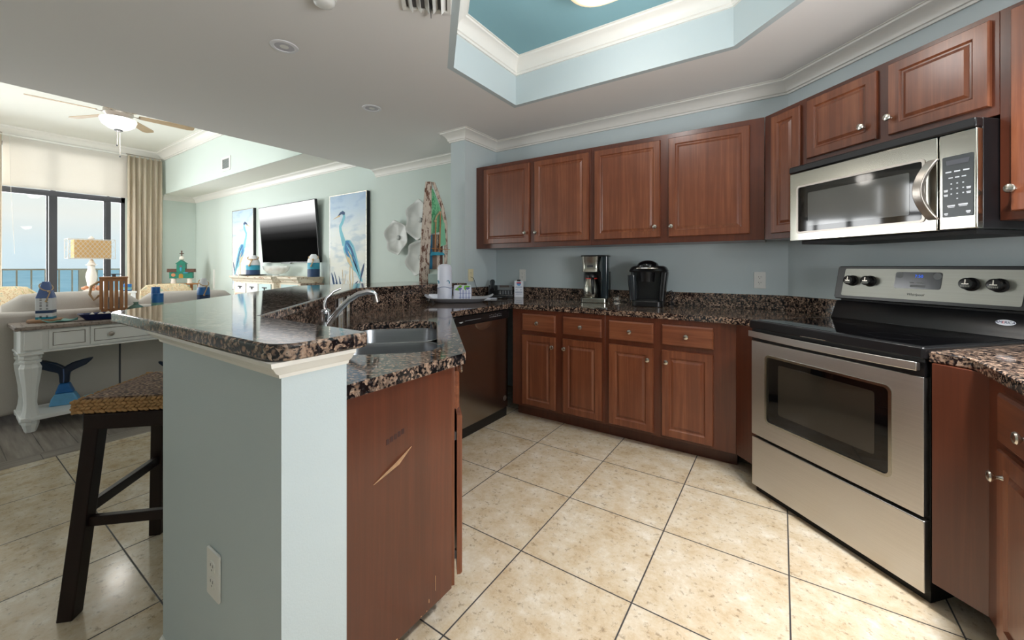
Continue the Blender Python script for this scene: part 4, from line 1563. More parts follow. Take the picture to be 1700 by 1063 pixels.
def braid_side(p0, d, L, z0, rows):
    nn = int(L / .0165)
    nrm = Vector((d.y, -d.x, 0))
    for r in range(rows):
        for i in range(nn + 1):
            c = p0 + d * (L * (i + .5 * (r % 2)) / nn) + Vector((0, 0, z0 + r * .0122)) + nrm * (.002 if (i + r) % 2 else -.001)
            tilt = (1 if r % 2 else -1) * .5
            a = d * math.cos(tilt) + Vector((0, 0, 1)) * math.sin(tilt)
            bb = -d * math.sin(tilt) + Vector((0, 0, 1)) * math.cos(tilt)
            mm = Matrix((a, nrm, bb)).transposed().to_4x4()
            mm.translation = c
            st_.ball((0, 0, 0), .0118, .0070, .0062, 8, 5, mm)


braid_side(Vector((-PX, -PY, 0)), Vector((1, 0, 0)), 2 * PX, .7075, 4)
braid_side(Vector((PX, PY, 0)), Vector((-1, 0, 0)), 2 * PX, .7075, 4)
braid_side(Vector((PX, -PY, 0)), Vector((0, 1, 0)), 2 * PY, .7075, 4)
braid_side(Vector((-PX, PY, 0)), Vector((0, -1, 0)), 2 * PY, .7075, 4)
st_.build('braided_edge', strand_m, pad, smooth=60)

# ------------------------------------------------------------------ ceiling fixtures of the kitchen
fl_ = thing('ceiling_light', 'cream glass flush-mount light glowing in the teal ceiling tray', 'ceiling light', (-.797, 2.02, TZ))
MB().lathe([(.10, -.022), (.105, 0)], n=32).build('base', M['pewter'], fl_)
MB().lathe([(0, -.160), (.08, -.158), (.15, -.150), (.195, -.130), (.214, -.095), (.216, -.055), (.205, -.032), (.10, -.0225)], n=48, sq=2.6).build('glass_shade', M['shade_on'], fl_, smooth=70)
DOWN = []


def downlight(loc, label):
    t = thing('recessed_light', label, 'recessed light', (loc[0], loc[1], ZC), 0, 'recessed ceiling lights')
    MB().lathe([(.075, -.0005), (.073, -.005), (.055, -.007), (.052, -.003), (.052, -.0005)], n=36).build('trim_ring', M['can'], t, smooth=50)
    MB().lathe([(.0515, -.0035), (.046, -.0022), (.030, -.0012), (0, -.0010)], n=36).build('baffle', P('baffle_white', (196, 196, 204), .5), t, smooth=50)
    MB().ball((0, 0, -.0035), .024, .024, .0022, 16, 8).build('lamp', M['white'], t)


downlight((-2.432, 1.204), 'recessed ceiling light nearer the camera, right of the smoke detector')
downlight((-2.783, 2.074), 'recessed ceiling light nearer the far wall, in front of the crown moulding')
sd = thing('smoke_detector', 'round white smoke detector on the kitchen ceiling at the top edge', 'smoke detector', (-1.835, 1.095, ZC))
MB().lathe([(.055, -.010), (.058, 0)], n=32).build('mount', M['white'], sd, smooth=50)
MB().lathe([(0, -.040), (.030, -.038), (.046, -.028), (.050, -.0105)], n=32).build('cover', M['white'], sd, smooth=70)
vt = thing('ceiling_vent', 'white louvred air vent in the kitchen ceiling at the top edge', 'vent', (-1.522, 1.328, ZC), math.radians(43))
# local x runs left to right in view
m1 = MB().holed([(-.02, -.20), (.22, -.20), (.22, .06), (-.02, .06)], [[(.0, -.18), (.2, -.18), (.2, .04), (.0, .04)]], -.012, -.0005)
m1.build('frame', M['white'], vt, bevel=.003)
box('duct', M['gap'], vt, .001, -.179, -.002, .199, .039, -.0007)
for i in range(5):
    MB().box(-.018, -.178, -.001, .018, .038, .001, Matrix.Translation((.022 + i * .040, 0, -.016)) @ Matrix.Rotation(math.radians(52 if i < 3 else -52), 4, 'Y')).build('louvre', M['white'], vt)
MB().box(.118, -.02, -.030, .121, .075, -.014).build('damper_lever', M['greyd'], vt)

# ------------------------------------------------------------------ living room: ceiling fan
fan = thing('ceiling_fan', 'pewter ceiling fan with tan blades and lit white bowl light', 'ceiling fan', (-7.40, 1.50, ZL - .035))
MB().lathe([(.075, .0345), (.075, .0), (.02, -.04), (.016, -.05), (.016, -.20)], n=24).build('downrod', M['pewter'], fan, smooth=50)
MB().lathe([(.03, -.19), (.12, -.205), (.150, -.235), (.152, -.285), (.12, -.31), (.06, -.32)], n=36).build('motor', M['pewter'], fan, smooth=50)
gl = MB().lathe([(.06, -.345), (.185, -.350), (.188, -.37), (.165, -.43), (.10, -.478), (.03, -.495), (0, -.496)], n=36).build('glass_bowl', M['frost'], fan, smooth=70)
MB().lathe([(.055, -.3205), (.075, -.33), (.07, -.3445)], n=24).build('light_kit', M['pewter'], fan, smooth=50)
MB().lathe([(.045, -.4965), (.045, -.505), (.02, -.52), (0, -.524)], n=20).build('finial', M['greyd'], fan, smooth=60)
for x, y, l in ((-.03, .02, .33), (.03, -.02, .20)):
    ch = MB().cyl((x, y, -.50), (x, y, -.50 - l), .0035, 6).build('pull_chain', M['pewter'], fan)
    MB().ball((x, y, -.50 - l - .012), .009, .009, .014, 10, 8).build('pull_knob', M['greyd'], ch)
for k, a in enumerate((-97, -157, 143, 83, 23, -37)):
    A = Matrix.Rotation(math.radians(a), 4, 'Z')
    Bm = A @ Matrix.Translation((0, 0, -.275)) @ Matrix.Rotation(math.radians(-11), 4, 'X')
    MB().tube([(.14, 0, 0), (.18, .0, -.012), (.215, 0, -.004)], [.012, .010, .014], 8, Bm, flat=.5).build('blade_iron', M['pewter'], fan, smooth=50)
    pts = round_poly([(.20, -.045), (.74, -.070), (.81, -.045), (.81, .045), (.74, .070), (.20, .045)], [.02, .02, .03, .03, .02, .02], 3)
    MB().prism(pts, -.0035, .0035, Bm).build('blade', M['fanwood'], fan, smooth=30)
point('fan_bulb', (-7.40, 1.50, ZL - .66), 5, (1, .95, .88), .12)

# roller shade and curtains
sh = thing('roller_shade', 'translucent off-white roller shade covering the upper balcony window', 'window shade', (XW + .05, .78, 0))
MB().box(0, .0, 2.625, .004, 1.54, 3.44).build('cloth', M['blind'], sh, smooth=0)
MB().box(-.006, .0, 2.60, .010, 1.54, 2.6248).build('hem_bar', M['blind'], sh)
MB().cyl((0, 0, 3.462), (0, 1.54, 3.462), .020, 14).build('roller', M['white'], sh)
MB().tube([(.012, .075, 3.44), (.013, .09, 2.5), (.016, .13, 1.45)], .003, 6).build('pull_cord', M['white'], sh)


def drape(label, y0, y1, x):
    m = MB()
    n = 90
    rows = []
    for j in range(9):
        z = .015 + (3.42 - .015) * j / 8
        s = 1 - j / 8
        row = []
        for i in range(n + 1):
            t = i / n
            ph = t * 2 * PI * 6.5
            row.append((x + (.042 + .022 * s) * math.sin(ph + .5 * math.sin(3 * t + j * .25)) + .01 * math.sin(ph * .37 + j),
                        y0 + (y1 - y0) * t + .010 * math.sin(ph * 2), z))
        rows.append(row)
    m.loft(rows, False, False, False)
    t = thing('curtain', label, 'curtain', (0, 0, 0), 0, 'floor-length curtains at the balcony window')
    o = m.build('cloth', M['curtain'], t, smooth=80)
    s_ = o.modifiers.new('thick', 'SOLIDIFY')
    s_.thickness = .004
    hd = MB()
    for i in range(7):
        yy = y0 + (y1 - y0) * (i + .5) / 7
        hd.box(x - .012, yy - .01, 3.4205, x + .012, yy + .01, 3.45)
    hd.build('heading_pleat', M['curtain'], t)
    MB().cyl((x, y0 - .02, 3.46), (x, y1 + .005, 3.46), .009, 10).build('rod', M['pewter'], t)
    return t


drape('cream floor-length curtain between glazing and corner by the television wall', 2.30, 2.835, XW + .17)
drape('cream curtain edge at the far left side of the balcony window', .28, .765, XW + .17)

# ------------------------------------------------------------------ balcony railing
rl = thing('balcony_railing', 'dark metal balcony railing outside the window against the sea', 'railing', (-12.5, 0, -.03))
box('top_rail', M['rail'], rl, -.03, -4.0, 1.185, .03, 5.0, 1.215)
box('bottom_rail', M['rail'], rl, -.02, -4.0, .10, .02, 5.0, .135)
for k in range(26):
    y = -.6 + k * .186
    box('baluster', M['rail'], rl, -.012, y - .011, .1352, .012, y + .011, 1.1848)
for y in (1.97, -.2, 4.1):
    box('post', M['rail'], rl, -.045, y - .06, 0, .045, y + .06, 1.1848)

# ------------------------------------------------------------------ sofa
so = thing('sofa', 'large light grey sofa with its back to the kitchen', 'sofa', (-5.0, 0, 0))
box('back_panel', M['sofa'], so, -.24, .05, .06, 0, 2.10, .865, bevel=.035, seg=4)
box('base', M['sofa'], so, -.98, .05, .06, -.241, 2.10, .42, bevel=.02)
for y in (.12, 2.02):
    for x in (-.9, -.06):
        box('foot', M['espresso'], so, x - .025, y - .025, 0, x + .025, y + .025, .0595)
MB().tube([(.003, 1.022, .08), (.003, 1.022, .45), (.004, 1.024, .86)], .006, 6, flat=.6).build('zip_seam', M['greyd'], so)


def cushion(name, x0, y0, z0, x1, y1, z1, par, mat, puff=.04):
    m = MB()
    lo = []
    N = 28
    for k in range(9):
        t = k / 8
        yy = y0 + (y1 - y0) * t
        e = (1 - (2 * abs(t - .5)) ** 5)
        sx = (x1 - x0) / 2 * (.45 + .55 * e ** .5)
        sz = (z1 - z0) / 2 * (.62 + .38 * e ** .5)
        cx, cz = (x0 + x1) / 2, (z0 + z1) / 2
        lo.append([(cx + sx * math.copysign(abs(math.cos(a)) ** .55, math.cos(a)), yy, cz + sz * math.copysign(abs(math.sin(a)) ** .55, math.sin(a))) for a in [2 * PI * i / N for i in range(N)]])
    m.loft(lo)
    return m.build(name, mat, par, smooth=70)


cushion('back_cushion', -.42, .37, .50, -.06, 1.19, 1.008, so, M['sofa'])
cushion('back_cushion', -.42, 1.195, .50, -.06, 2.02, .975, so, M['sofa'])
cushion('seat_cushion', -.96, .30, .42, -.40, 1.1, .56, so, M['sofa'])
cushion('seat_cushion', -.96, 1.11, .42, -.40, 2.0, .56, so, M['sofa'])

# ------------------------------------------------------------------ sofa table
tb = thing('sofa_table', 'distressed white sofa table with turned legs and grey-brown top', 'console table', (-4.58, .38, 0))
# local: front at x = 0, back at x = -.40, runs along +y
TL = 1.52
MB().prism([(.03, .0), (.03, TL), (-.40, TL), (-.40, .0)], .762, .790).build('top', M['topwood'], tb, bevel=.008, seg=3)
box('apron', M['whitewood'], tb, -.37, .03, .59, .0, TL - .03, .7615, bevel=.003)
MB().box(.0, .015, .588, .012, TL - .015, .602).box(-.38, .022, .575, .018, .14, .5895).box(-.38, TL - .14, .575, .018, TL - .022, .5895).build('moulding', M['whitewood'], tb, bevel=.004)


def inset(y0, y1, z0, z1):
    return [[(d, y0 + i, z0 + i), (d, y1 - i, z0 + i), (d, y1 - i, z1 - i), (d, y0 + i, z1 - i)] for i, d in ((0, .0005), (0, .014), (.018, .014), (.022, .009), (.026, .009))]


for y0, y1, kn in ((.165, .375, False), (.385, .93, True), (.94, 1.34, False)):
    d = MB().loft([[tuple(p) for p in reversed(l)] for l in inset(y0, y1, .612, .752)]).build('drawer', M['whitewood'], tb, smooth=0)
    gz = MB()
    for a_, b_, c_, d_ in ((y0 + .020, y1 - .020, .632, .635), (y0 + .020, y1 - .020, .729, .732), (y0 + .020, y0 + .023, .635, .729), (y1 - .023, y1 - .020, .635, .729)):
        gz.box(.0085, a_, c_, .0126, b_, d_)
    gz.build('glaze_line', P('dark_glaze', (104, 90, 82), .7), d, smooth=0)
    if kn:
        MB().lathe([(.010, 0), (.007, .008), (.017, .016), (.018, .022), (.010, .027), (0, .028)], n=18, M=Matrix.Translation((.0142, .50, .682)) @ Matrix.Rotation(PI / 2, 4, 'Y')).build('knob', M['pewter'], d, smooth=50)
LEG = [(.026, 0), (.032, .01), (.046, .062), (.046, .085), (.056, .088), (.056, .104), (.048, .106), (.048, .125), (.040, .16), (.034, .22), (.040, .32), (.055, .44), (.058, .48), (.046, .512), (.056, .516), (.058, .530), (.046, .536), (.058, .545), (.060, .560), (.050, .5745)]
for y in (.082, TL - .082):
    for x in (-.05, -.315):
        MB().lathe(LEG, (x, y, 0), 10, sx=1, sy=1).build('leg', M['whitewood'], tb, smooth=12)
box('lower_shelf', M['whitewood'], tb, -.37, .03, .088, .0, TL - .03, .118, bevel=.005)
inl = MB()
for z in (.56,):
    inl.loft([[(.0185, .045 + i, .612 + i), (.0185, .135 - i, .612 + i), (.0185, .135 - i, .752 - i), (.0185, .045 + i, .752 - i)] for i in (0,)] + [[(.0, .045, .612), (.0, .135, .612), (.0, .135, .752), (.0, .045, .752)]])
inl.build('corner_block', M['whitewood'], tb, smooth=0, bevel=.006)

TT = .7905


def whale(label, loc, rz, s=1.0):
    t = thing('whale_tail_figure', label, 'figurine', loc, rz, 'whale tail sculptures')
    # silhouette in xz, extruded along y with rounding
    base_ = [(-.075, 0), (.085, 0), (.075, .05), (.055, .09), (-.045, .09), (-.065, .05)]
    MB().prism_y([(x * s, z * s) for x, z in base_], -.035 * s, .035 * s).build('base', M['sky_p'], t, bevel=.008)
    mid = [(-.045, .0905), (.055, .0905), (.040, .13), (.028, .165), (-.024, .165), (-.034, .13)]
    MB().prism_y([(x * s, z * s) for x, z in mid], -.030 * s, .030 * s).build('shaft', M['azure'], t, bevel=.008)
    top = [(-.024, .1655), (.028, .1655), (.030, .22), (.034, .245), (.060, .262), (.120, .292), (.150, .325), (.158, .345), (.130, .342), (.085, .330), (.045, .318), (.012, .298), (.003, .285),
           (-.008, .298), (-.045, .325), (-.095, .348), (-.14, .362), (-.165, .360), (-.155, .330), (-.115, .285), (-.060, .258), (-.030, .245), (-.026, .22)]
    o = MB().prism_y([(x * s, z * s) for x, z in top], -.020 * s, .020 * s).build('fluke', M['navyd'], t, bevel=.010, seg=3)
    MB().tube([(0, -.022 * s, .17 * s), (.003 * s, -.024 * s, .22 * s), (.0, -.022 * s, .275 * s)], .004 * s, 6).build('carved_line', M['slateb'], o)
    return t


whale('blue carved whale tail standing at the left end of the table shelf', (-4.80, .655, .1185), math.radians(70), 1.05)
whale('blue carved whale tail half hidden behind the woven bar stool seat', (-4.80, 1.345, .1185), math.radians(70), .62)
ds = thing('shell_dish', 'shallow pale blue patterned dish on the lower table shelf', 'dish', (-4.76, .915, .1185))
MB().lathe([(.05, 0), (.11, .010), (.150, .030), (.154, .036), (.145, .034), (.10, .016), (0, .012)], n=32, sx=.75, sy=1.1).build('dish', P('aqua_pattern', (140, 190, 204), .35, noise=.35, nscale=30), ds, smooth=60)

# things on the sofa table
sl = thing('wood_slab', 'round bark-edged wood slab under the left painted buoy', 'wood slab', (-4.855, .565, TT))
MB().lathe([(.098, 0), (.102, .006), (.100, .020), (.094, .024), (0, .024)], n=26).build('slab', M['slabw'], sl, smooth=40)


def buoy(label, loc, rz, w, h, bands, taper, grp, square=True, rope=True, loops=1):
    """bands: list of (z fraction, material key) from the base up"""
    t = thing('painted_buoy', label, 'buoy', loc, rz, grp)
    zs = [0] + [b[0] for b in bands]
    for k, (zf, mk) in enumerate(bands):
        m = MB()
        za, zb_ = zs[k] * h + (.0004 if k else 0), zf * h

        def wd(z):
            f = z / h
            return w if f < taper else w * (1 - .62 * ((f - taper) / (1 - taper)) ** (1.0 if square else 1.6))
        lo = []
        for i in range(7 if not square else 2):
            z = za + (zb_ - za) * i / (6 if not square else 1)
            q = wd(z)
            if square:
                lo.append([(x, y, z) for x, y in rrect(-q, -q, q, q, min(.008, q * .3), 2)])
            else:
                lo.append([(q * math.cos(2 * PI * i2 / 24), q * math.sin(2 * PI * i2 / 24), z) for i2 in range(24)])
        m.loft(lo)
        m.build('band', M[mk], t, smooth=40)
    if rope:
        q = w * .62
        zz = h * .86
        pts = [(q * 1.25 * math.cos(a), q * 1.25 * math.sin(a), zz - .03 * math.cos(a + 1)) for a in [2 * PI * i / 22 for i in range(22)]]
        MB().tube(pts, w * .085, 8, closed=True).build('rope_collar', M['rope'], t, smooth=60)
        MB().tube([(w * .6, -w * .9, zz - .03), (w * .75, -w * 1.1, zz - h * .14), (w * .5, -w * 1.12, zz - h * .27), (w * .3, -w * 1.1, zz - h * .36)], w * .085, 8).ball((w * .6, -w * 1.0, zz - .035), w * .2, None, None, 10, 8).ball((w * .3, -w * 1.1, zz - h * .38), w * .16, None, None, 10, 8).build('rope_knot', M['rope'], t, smooth=60)
    return t


BG = 'painted nautical buoys'
# the photographed face of this one carries upright lettering too small to read, shown as short strokes
b1 = buoy('square white and slate-blue painted wooden buoy on the wood slab', (-4.855, .565, TT + .0245), math.radians(68), .047, .295,
          [(.06, 'tealp'), (.16, 'wpaint'), (.235, 'navyp'), (.56, 'wpaint'), (1.0, 'slateb')], .56, BG)
lg = MB()
for z in (.012, .018, .024, .075, .083, .098, .106, .112, .122, .130, .145, .152, .160):
    for x0 in (-.022, .012):
        lg.box(x0, -.0482, z, x0 + .012, -.0472, z + .0035)
lg.build('print', M['blackm'], b1)
lf = thing('leaf_dish', 'wavy green glazed leaf dish on the sofa table before the buoy', 'dish', (-4.755, .615, TT + .001), math.radians(60))
lo = []
for i in range(13):
    s = -1 + i / 6
    wv = .052 * (1 - abs(s) ** 2.2) + .003
    lo.append([(s * .11, -wv, .012 + .012 * abs(s) ** 2 + .006 * math.sin(s * 7)), (s * .11, -wv * .4, .005 + .010 * abs(s) ** 2), (s * .11, wv * .4, .005 + .010 * abs(s) ** 2), (s * .11, wv, .016 + .012 * abs(s) ** 2 + .006 * math.sin(s * 6 + 1))])
o = MB().loft(lo, False, False, False).build('dish', M['leafp'], lf, smooth=60)
q = o.modifiers.new('t', 'SOLIDIFY')
q.thickness = .006
q.offset = 1

nt_ = thing('navy_tray', 'navy enamel tray with flared sides on the sofa table', 'tray', (-4.715, .865, TT), math.radians(80))
lo = []
for a, b_, z in ((.10, .055, 0), (.105, .06, .004), (.140, .085, .048), (.150, .092, .052), (.138, .082, .050), (.100, .055, .008)):
    lo.append([(x, y, z) for x, y in rrect(-a, -b_, a, b_, .02, 4)])
MB().loft(lo).build('tray', M['navy'], nt_, smooth=40)
for k, (dx, dy) in enumerate(((-.07, .0), (-.02, .02), (.03, -.01))):
    s_ = thing('seashell', ('cream seashell heaped at the left of the navy tray', 'cream seashell in the middle of the navy tray', 'cream seashell right of center in the navy tray')[k], 'seashell', (-4.715 + .9 * dy - dx * .2,   .865 + dx, TT + .0085), k, 'shells in the navy tray')
    m = MB()
    m.lathe([(.002, -.0), (.022, .008), (.030, .022), (.022, .036), (.008, .050), (0, .056)], n=14, sx=1.1, sy=.8)
    m.build('shell', M['shell'], s_, smooth=60)
ln = thing('wooden_lantern', 'slatted honey-wood lantern with metal handle behind the navy tray', 'lantern', (-4.905, .965, TT + .0), math.radians(78))
Wl = .078
box('floor_board', M['bamboo'], ln, -Wl, -Wl, .054, Wl, Wl, .068)
for sx in (-1, 1):
    for sy in (-1, 1):
        box('corner_post', M['bamboo'], ln, sx * Wl - .009, sy * Wl - .009, .068, sx * Wl + .009, sy * Wl + .009, .335)
for k in range(4):
    A = Matrix.Rotation(k * PI / 2, 4, 'Z')
    mbs = MB()
    for i in range(4):
        xx = -.048 + .032 * i
        mbs.box(xx - .0105, -Wl - .006, .07, xx + .0105, -Wl + .002, .312, A)
    mbs.box(-Wl + .010, -Wl - .004, .313, Wl - .010, -Wl + .006, .334, A)
    mbs.build('slat_panel', M['bamboo'], ln)
box('lid', M['bamboo'], ln, -Wl - .012, -Wl - .012, .3355, Wl + .012, Wl + .012, .350, bevel=.003)
MB().box(-.012, -.012, .3502, .012, .012, .368).box(-.065, -.010, .368, .065, .010, .376).build('handle', M['greyd'], ln)
MB().tube([(-Wl - .012, 0, .31), (-Wl - .06, .0, .27), (-Wl - .07, 0, .20), (-Wl - .045, 0, .15), (-Wl - .012, 0, .19)], .009, 8).build('rope_loop', M['rope'], ln, smooth=60)
for x, y in ((-.025, 0), (.025, .01)):
    MB().lathe([(.018, 0), (.018, .10), (0, .10)], (x, y, .0685), 14).build('candle', M['wpaint'], ln)
box('base_block', M['bamboo'], ln, -Wl, -Wl, .0, Wl, Wl, .0535)

jr = thing('glass_bottle', 'squat aqua glass bottle right of the wooden lantern', 'bottle', (-4.88, 1.105, TT))
MB().lathe([(.030, 0), (.050, .008), (.062, .035), (.058, .062), (.040, .082), (.018, .096), (.015, .108), (.022, .114), (.020, .118), (0, .118)], n=28).build('glass', M['jar'], jr, smooth=60)


def candle(label, loc, r, h, z_extra=0):
    t = thing('pillar_candle', label, 'candle', loc, 0, 'blue banded pillar candles')
    for a, b_, mk in ((0, .16, 'navyp'), (.16, .30, 'sky_p'), (.30, .55, 'leafp'), (.55, 1, 'azure')):
        MB().lathe([(r, a * h + (.0003 if a else 0)), (r, b_ * h), (0, b_ * h)] if b_ == 1 else [(r, a * h + (.0003 if a else 0)), (r, b_ * h)], n=24).build('band', M[mk], t, smooth=40)
    MB().cyl((0, 0, h), (0, 0, h + .010), .0015, 6).build('wick', M['blackm'], t)


candle('shorter blue and green banded pillar candle in front, on the sofa table', (-4.87, 1.256, TT), .042, .185)
candle('taller blue banded pillar candle on the sofa table, peeking out behind the shorter one', (-4.952, 1.262, TT), .033, .245)
buoy('round buoy with blue band and rope at the right end of the sofa table', (-4.88, 1.62, TT), math.radians(60), .054, .32,
     [(.30, 'wpaint'), (.48, 'navyp'), (.72, 'azure'), (1.0, 'wpaint')], .55, BG, square=False)

# ------------------------------------------------------------------ far side of the living room
et = thing('end_table', 'pale end table by the balcony window carrying the shell lamp', 'end table', (-9.05, 1.62, 0))
box('top', M['whitewood'], et, -.25, -.38, .795, .25, .385, .825, bevel=.004)
for sx in (-1, 1):
    for y in (-.34, .345):
        box('leg', M['whitewood'], et, sx * .22 - .025, y - .025, 0, sx * .22 + .025, y + .025, .7945)
lp = thing('table_lamp', 'white shell-base table lamp with rectangular tan shade in a wire cage', 'lamp', (-9.0, 1.515, .8255))
MB().lathe([(.10, 0), (.10, .02), (.075, .035), (.05, .06), (.045, .10), (.052, .16), (.066, .24), (.060, .30), (.045, .35), (.040, .42), (.072, .43), (.050, .44), (.03, .48), (.016, .52)], n=24).build('base', M['shell'], lp, smooth=50)
sc_ = MB()
for k in range(9):
    a = k * .9
    sc_.ball((.085 * math.cos(a), .085 * math.sin(a), .05 + .016 * (k % 4)), .035, .028, .024, 10, 8)
sc_.build('shell_cluster', M['shellb'], lp, smooth=60)
hsh = MB().holed(rrect(-.11, -.205, .11, .205, .005, 2), [rrect(-.106, -.201, .106, .201, .004, 2)], .54, .815)
hsh.build('shade', M['straw'], lp, smooth=0)
wc = MB()
for z in (.53, .83):
    wc.tube([(-.135, -.265, z), (.135, -.265, z), (.135, .245, z), (-.135, .245, z)], .004, 6, closed=True)
for sx in (-1, 1):
    for y in (-.265, .245):
        wc.cyl((sx * .135, y, .53), (sx * .135, y, .83), .004, 6)
    for i in range(10):
        y = -.265 + .051 * i
        for d in (-1, 1):
            ya, yb = (y, y + .102) if d > 0 else (y + .102, y)
            if max(ya, yb) <= .246:
                for zq in (.53, .68):
                    wc.cyl((sx * .135, ya, zq), (sx * .135, yb, zq + .15), .0025, 5)
wc.build('wire_cage', M['wire'], lp)
MB().lathe([(.008, .52), (.008, .815), (.030, .83), (.035, .85), (.012, .88), (0, .885)], n=14).build('finial', M['shell'], lp, smooth=50)
candle('blue pillar candle on the end table beyond the sofa, left of the curtain', (-9.0, 1.93, .8255), .055, .115)



def armchair(label, loc, rz, w=.74, h=.93):
    t = thing('armchair', label, 'armchair', loc, rz, 'floral armchairs by the window')
    cushion('back', -.12, -w / 2, .42, .10, w / 2, h, t, M['floral'])
    cushion('seat', -.68, -w / 2 + .02, .26, -.10, w / 2 - .02, .46, t, M['floral'])
    for sy in (-1, 1):
        MB().prism_x([(sy * w / 2 - .02, .10), (sy * w / 2 + .07, .10), (sy * w / 2 + .07, .60), (sy * w / 2 + .04, .64), (sy * w / 2 - .01, .64), (sy * w / 2 - .02, .60)], -.66, .05).build('arm', M['floral'], t, bevel=.02)
        for x in (-.6, .02):
            box('leg', M['espresso'], t, x - .02, sy * (w / 2 + .02) - .02, 0, x + .02, sy * (w / 2 + .02) + .02, .0995)
    return t


armchair('floral cream armchair in the corner beside the television wall', (-9.05, 2.46, 0), 0, .70, .925)
armchair('floral cream armchair at the left edge before the balcony window', (-8.9, .58, 0), 0, .74, .955)

ctb = thing('corner_stand', 'small wooden corner stand behind the floral armchair', 'stand', (-10.15, 2.98, 0))
box('top', M['bamboo'], ctb, -.24, -.28, .865, .24, .28, .888, bevel=.004)
for sx in (-1, 1):
    for sy in (-1, 1):
        box('leg', M['bamboo'], ctb, sx * .2 - .02, sy * .24 - .02, 0, sx * .2 + .02, sy * .24 + .02, .8645)
chh = thing('church_birdhouse', 'green wooden church birdhouse with steeple and cross in the corner', 'birdhouse', (-10.13, 2.99, .8885), math.radians(62))
for x in (-.15, .15):
    MB().lathe([(.05, 0), (.055, .03), (.045, .07), (.055, .11), (.05, .1195)], (x, 0, 0), 14).build('pot_foot', M['shell'], chh, smooth=50)
box('nave', M['church'], chh, -.215, -.07, .12, .215, .07, .265)
MB().prism_x([(-.095, .2655), (.095, .2655), (.07, .345), (-.07, .345)], -.255, -.0805).prism_x([(-.095, .2655), (.095, .2655), (.07, .345), (-.07, .345)], .0805, .255).build('roof', M['churchr'], chh)
box('tower', M['church'], chh, -.08, -.085, .2655, .08, .085, .46)
MB().prism_y([(-.105, .4605), (.105, .4605), (0, .555)], -.10, .10).build('tower_roof', M['church'], chh)
MB().lathe([(.02, .545), (.05, .575), (.045, .62), (.02, .645), (0, .65)], n=16).build('bell', M['shell'], chh, smooth=50)
MB().box(-.010, -.008, .645, .010, .008, .75).box(-.04, -.008, .695, .04, .008, .715).ball((0, 0, .76), .016, None, None, 10, 8).build('cross', M['churchr'], chh)
MB().lathe([(.03, 0), (.03, .004), (0, .004)], n=18, M=face((0, -.085, .40))).build('entry_hole', M['gap'], chh)
MB().box(-.04, -.075, .125, .04, -.0705, .19).lathe([(.04, 0), (.04, .004), (0, .004)], n=18, M=face((0, -.0705, .19))).build('door', M['brass'], chh)
MB().lathe([(.04, 0), (.04, .004), (.03, .006), (0, .006)], n=12, M=face((-.14, -.0705, .20))).build('wreath', M['shellb'], chh)
chh.scale = (.86, .86, .86)
MB().ball((.09, -.088, .25), .05, .006, .016, 10, 6, Matrix.Rotation(.0, 4, 'Y')).ball((0, -.088, .335), .022, .006, .05, 10, 6).build('painted_fish', M['tealp'], chh)

# television, paintings
tv = thing('television', 'large flat wall television tilted forward between the heron paintings', 'television', (-6.752, 3.345, 2.260))
tm = Matrix.Rotation(math.radians(4.3), 4, 'X')
scr_m, nt, b = base('tv_screen')
sp_ = nt.nodes.new('ShaderNodeSeparateXYZ')
nt.links.new(mapping(nt, (1, 1, 1)), sp_.inputs[0])
mr = nt.nodes.new('ShaderNodeMapRange')
mr.inputs[1].default_value = -.955
mr.inputs[2].default_value = 0
nt.links.new(sp_.outputs['Z'], mr.inputs[0])
rp_ = ramp(nt, [(.38, (0, 0, 0)), (.50, (36, 36, 36)), (.62, (92, 92, 92)), (.74, (180, 180, 180)), (.82, (255, 255, 255))], mr.outputs[0])
b.inputs['Base Color'].default_value = (.004, .004, .004, 1)
b.inputs['Roughness'].default_value = .25
b.inputs['Specular IOR Level'].default_value = .02
b.inputs['IOR'].default_value = 1.01
nt.links.new(rp_.outputs[0], b.inputs['Emission Color'])
b.inputs['Emission Strength'].default_value = 1.05
MB().box(-.898, -.001, -.968, .898, .040, 0, tm).build('casing', M['black'], tv, bevel=.004)
MB().box(-.886, -.003, -.955, .886, -.0012, -.012, tm).build('screen', scr_m, tv, smooth=0)
MB().box(-.25, -.004, -.984, .05, .02, -.9685, tm).build('stand_bracket', M['grey'], tv)
MB().box(-.3, .095, -.60, .3, .124, -.15).build('wall_mount', M['blackm'], tv)


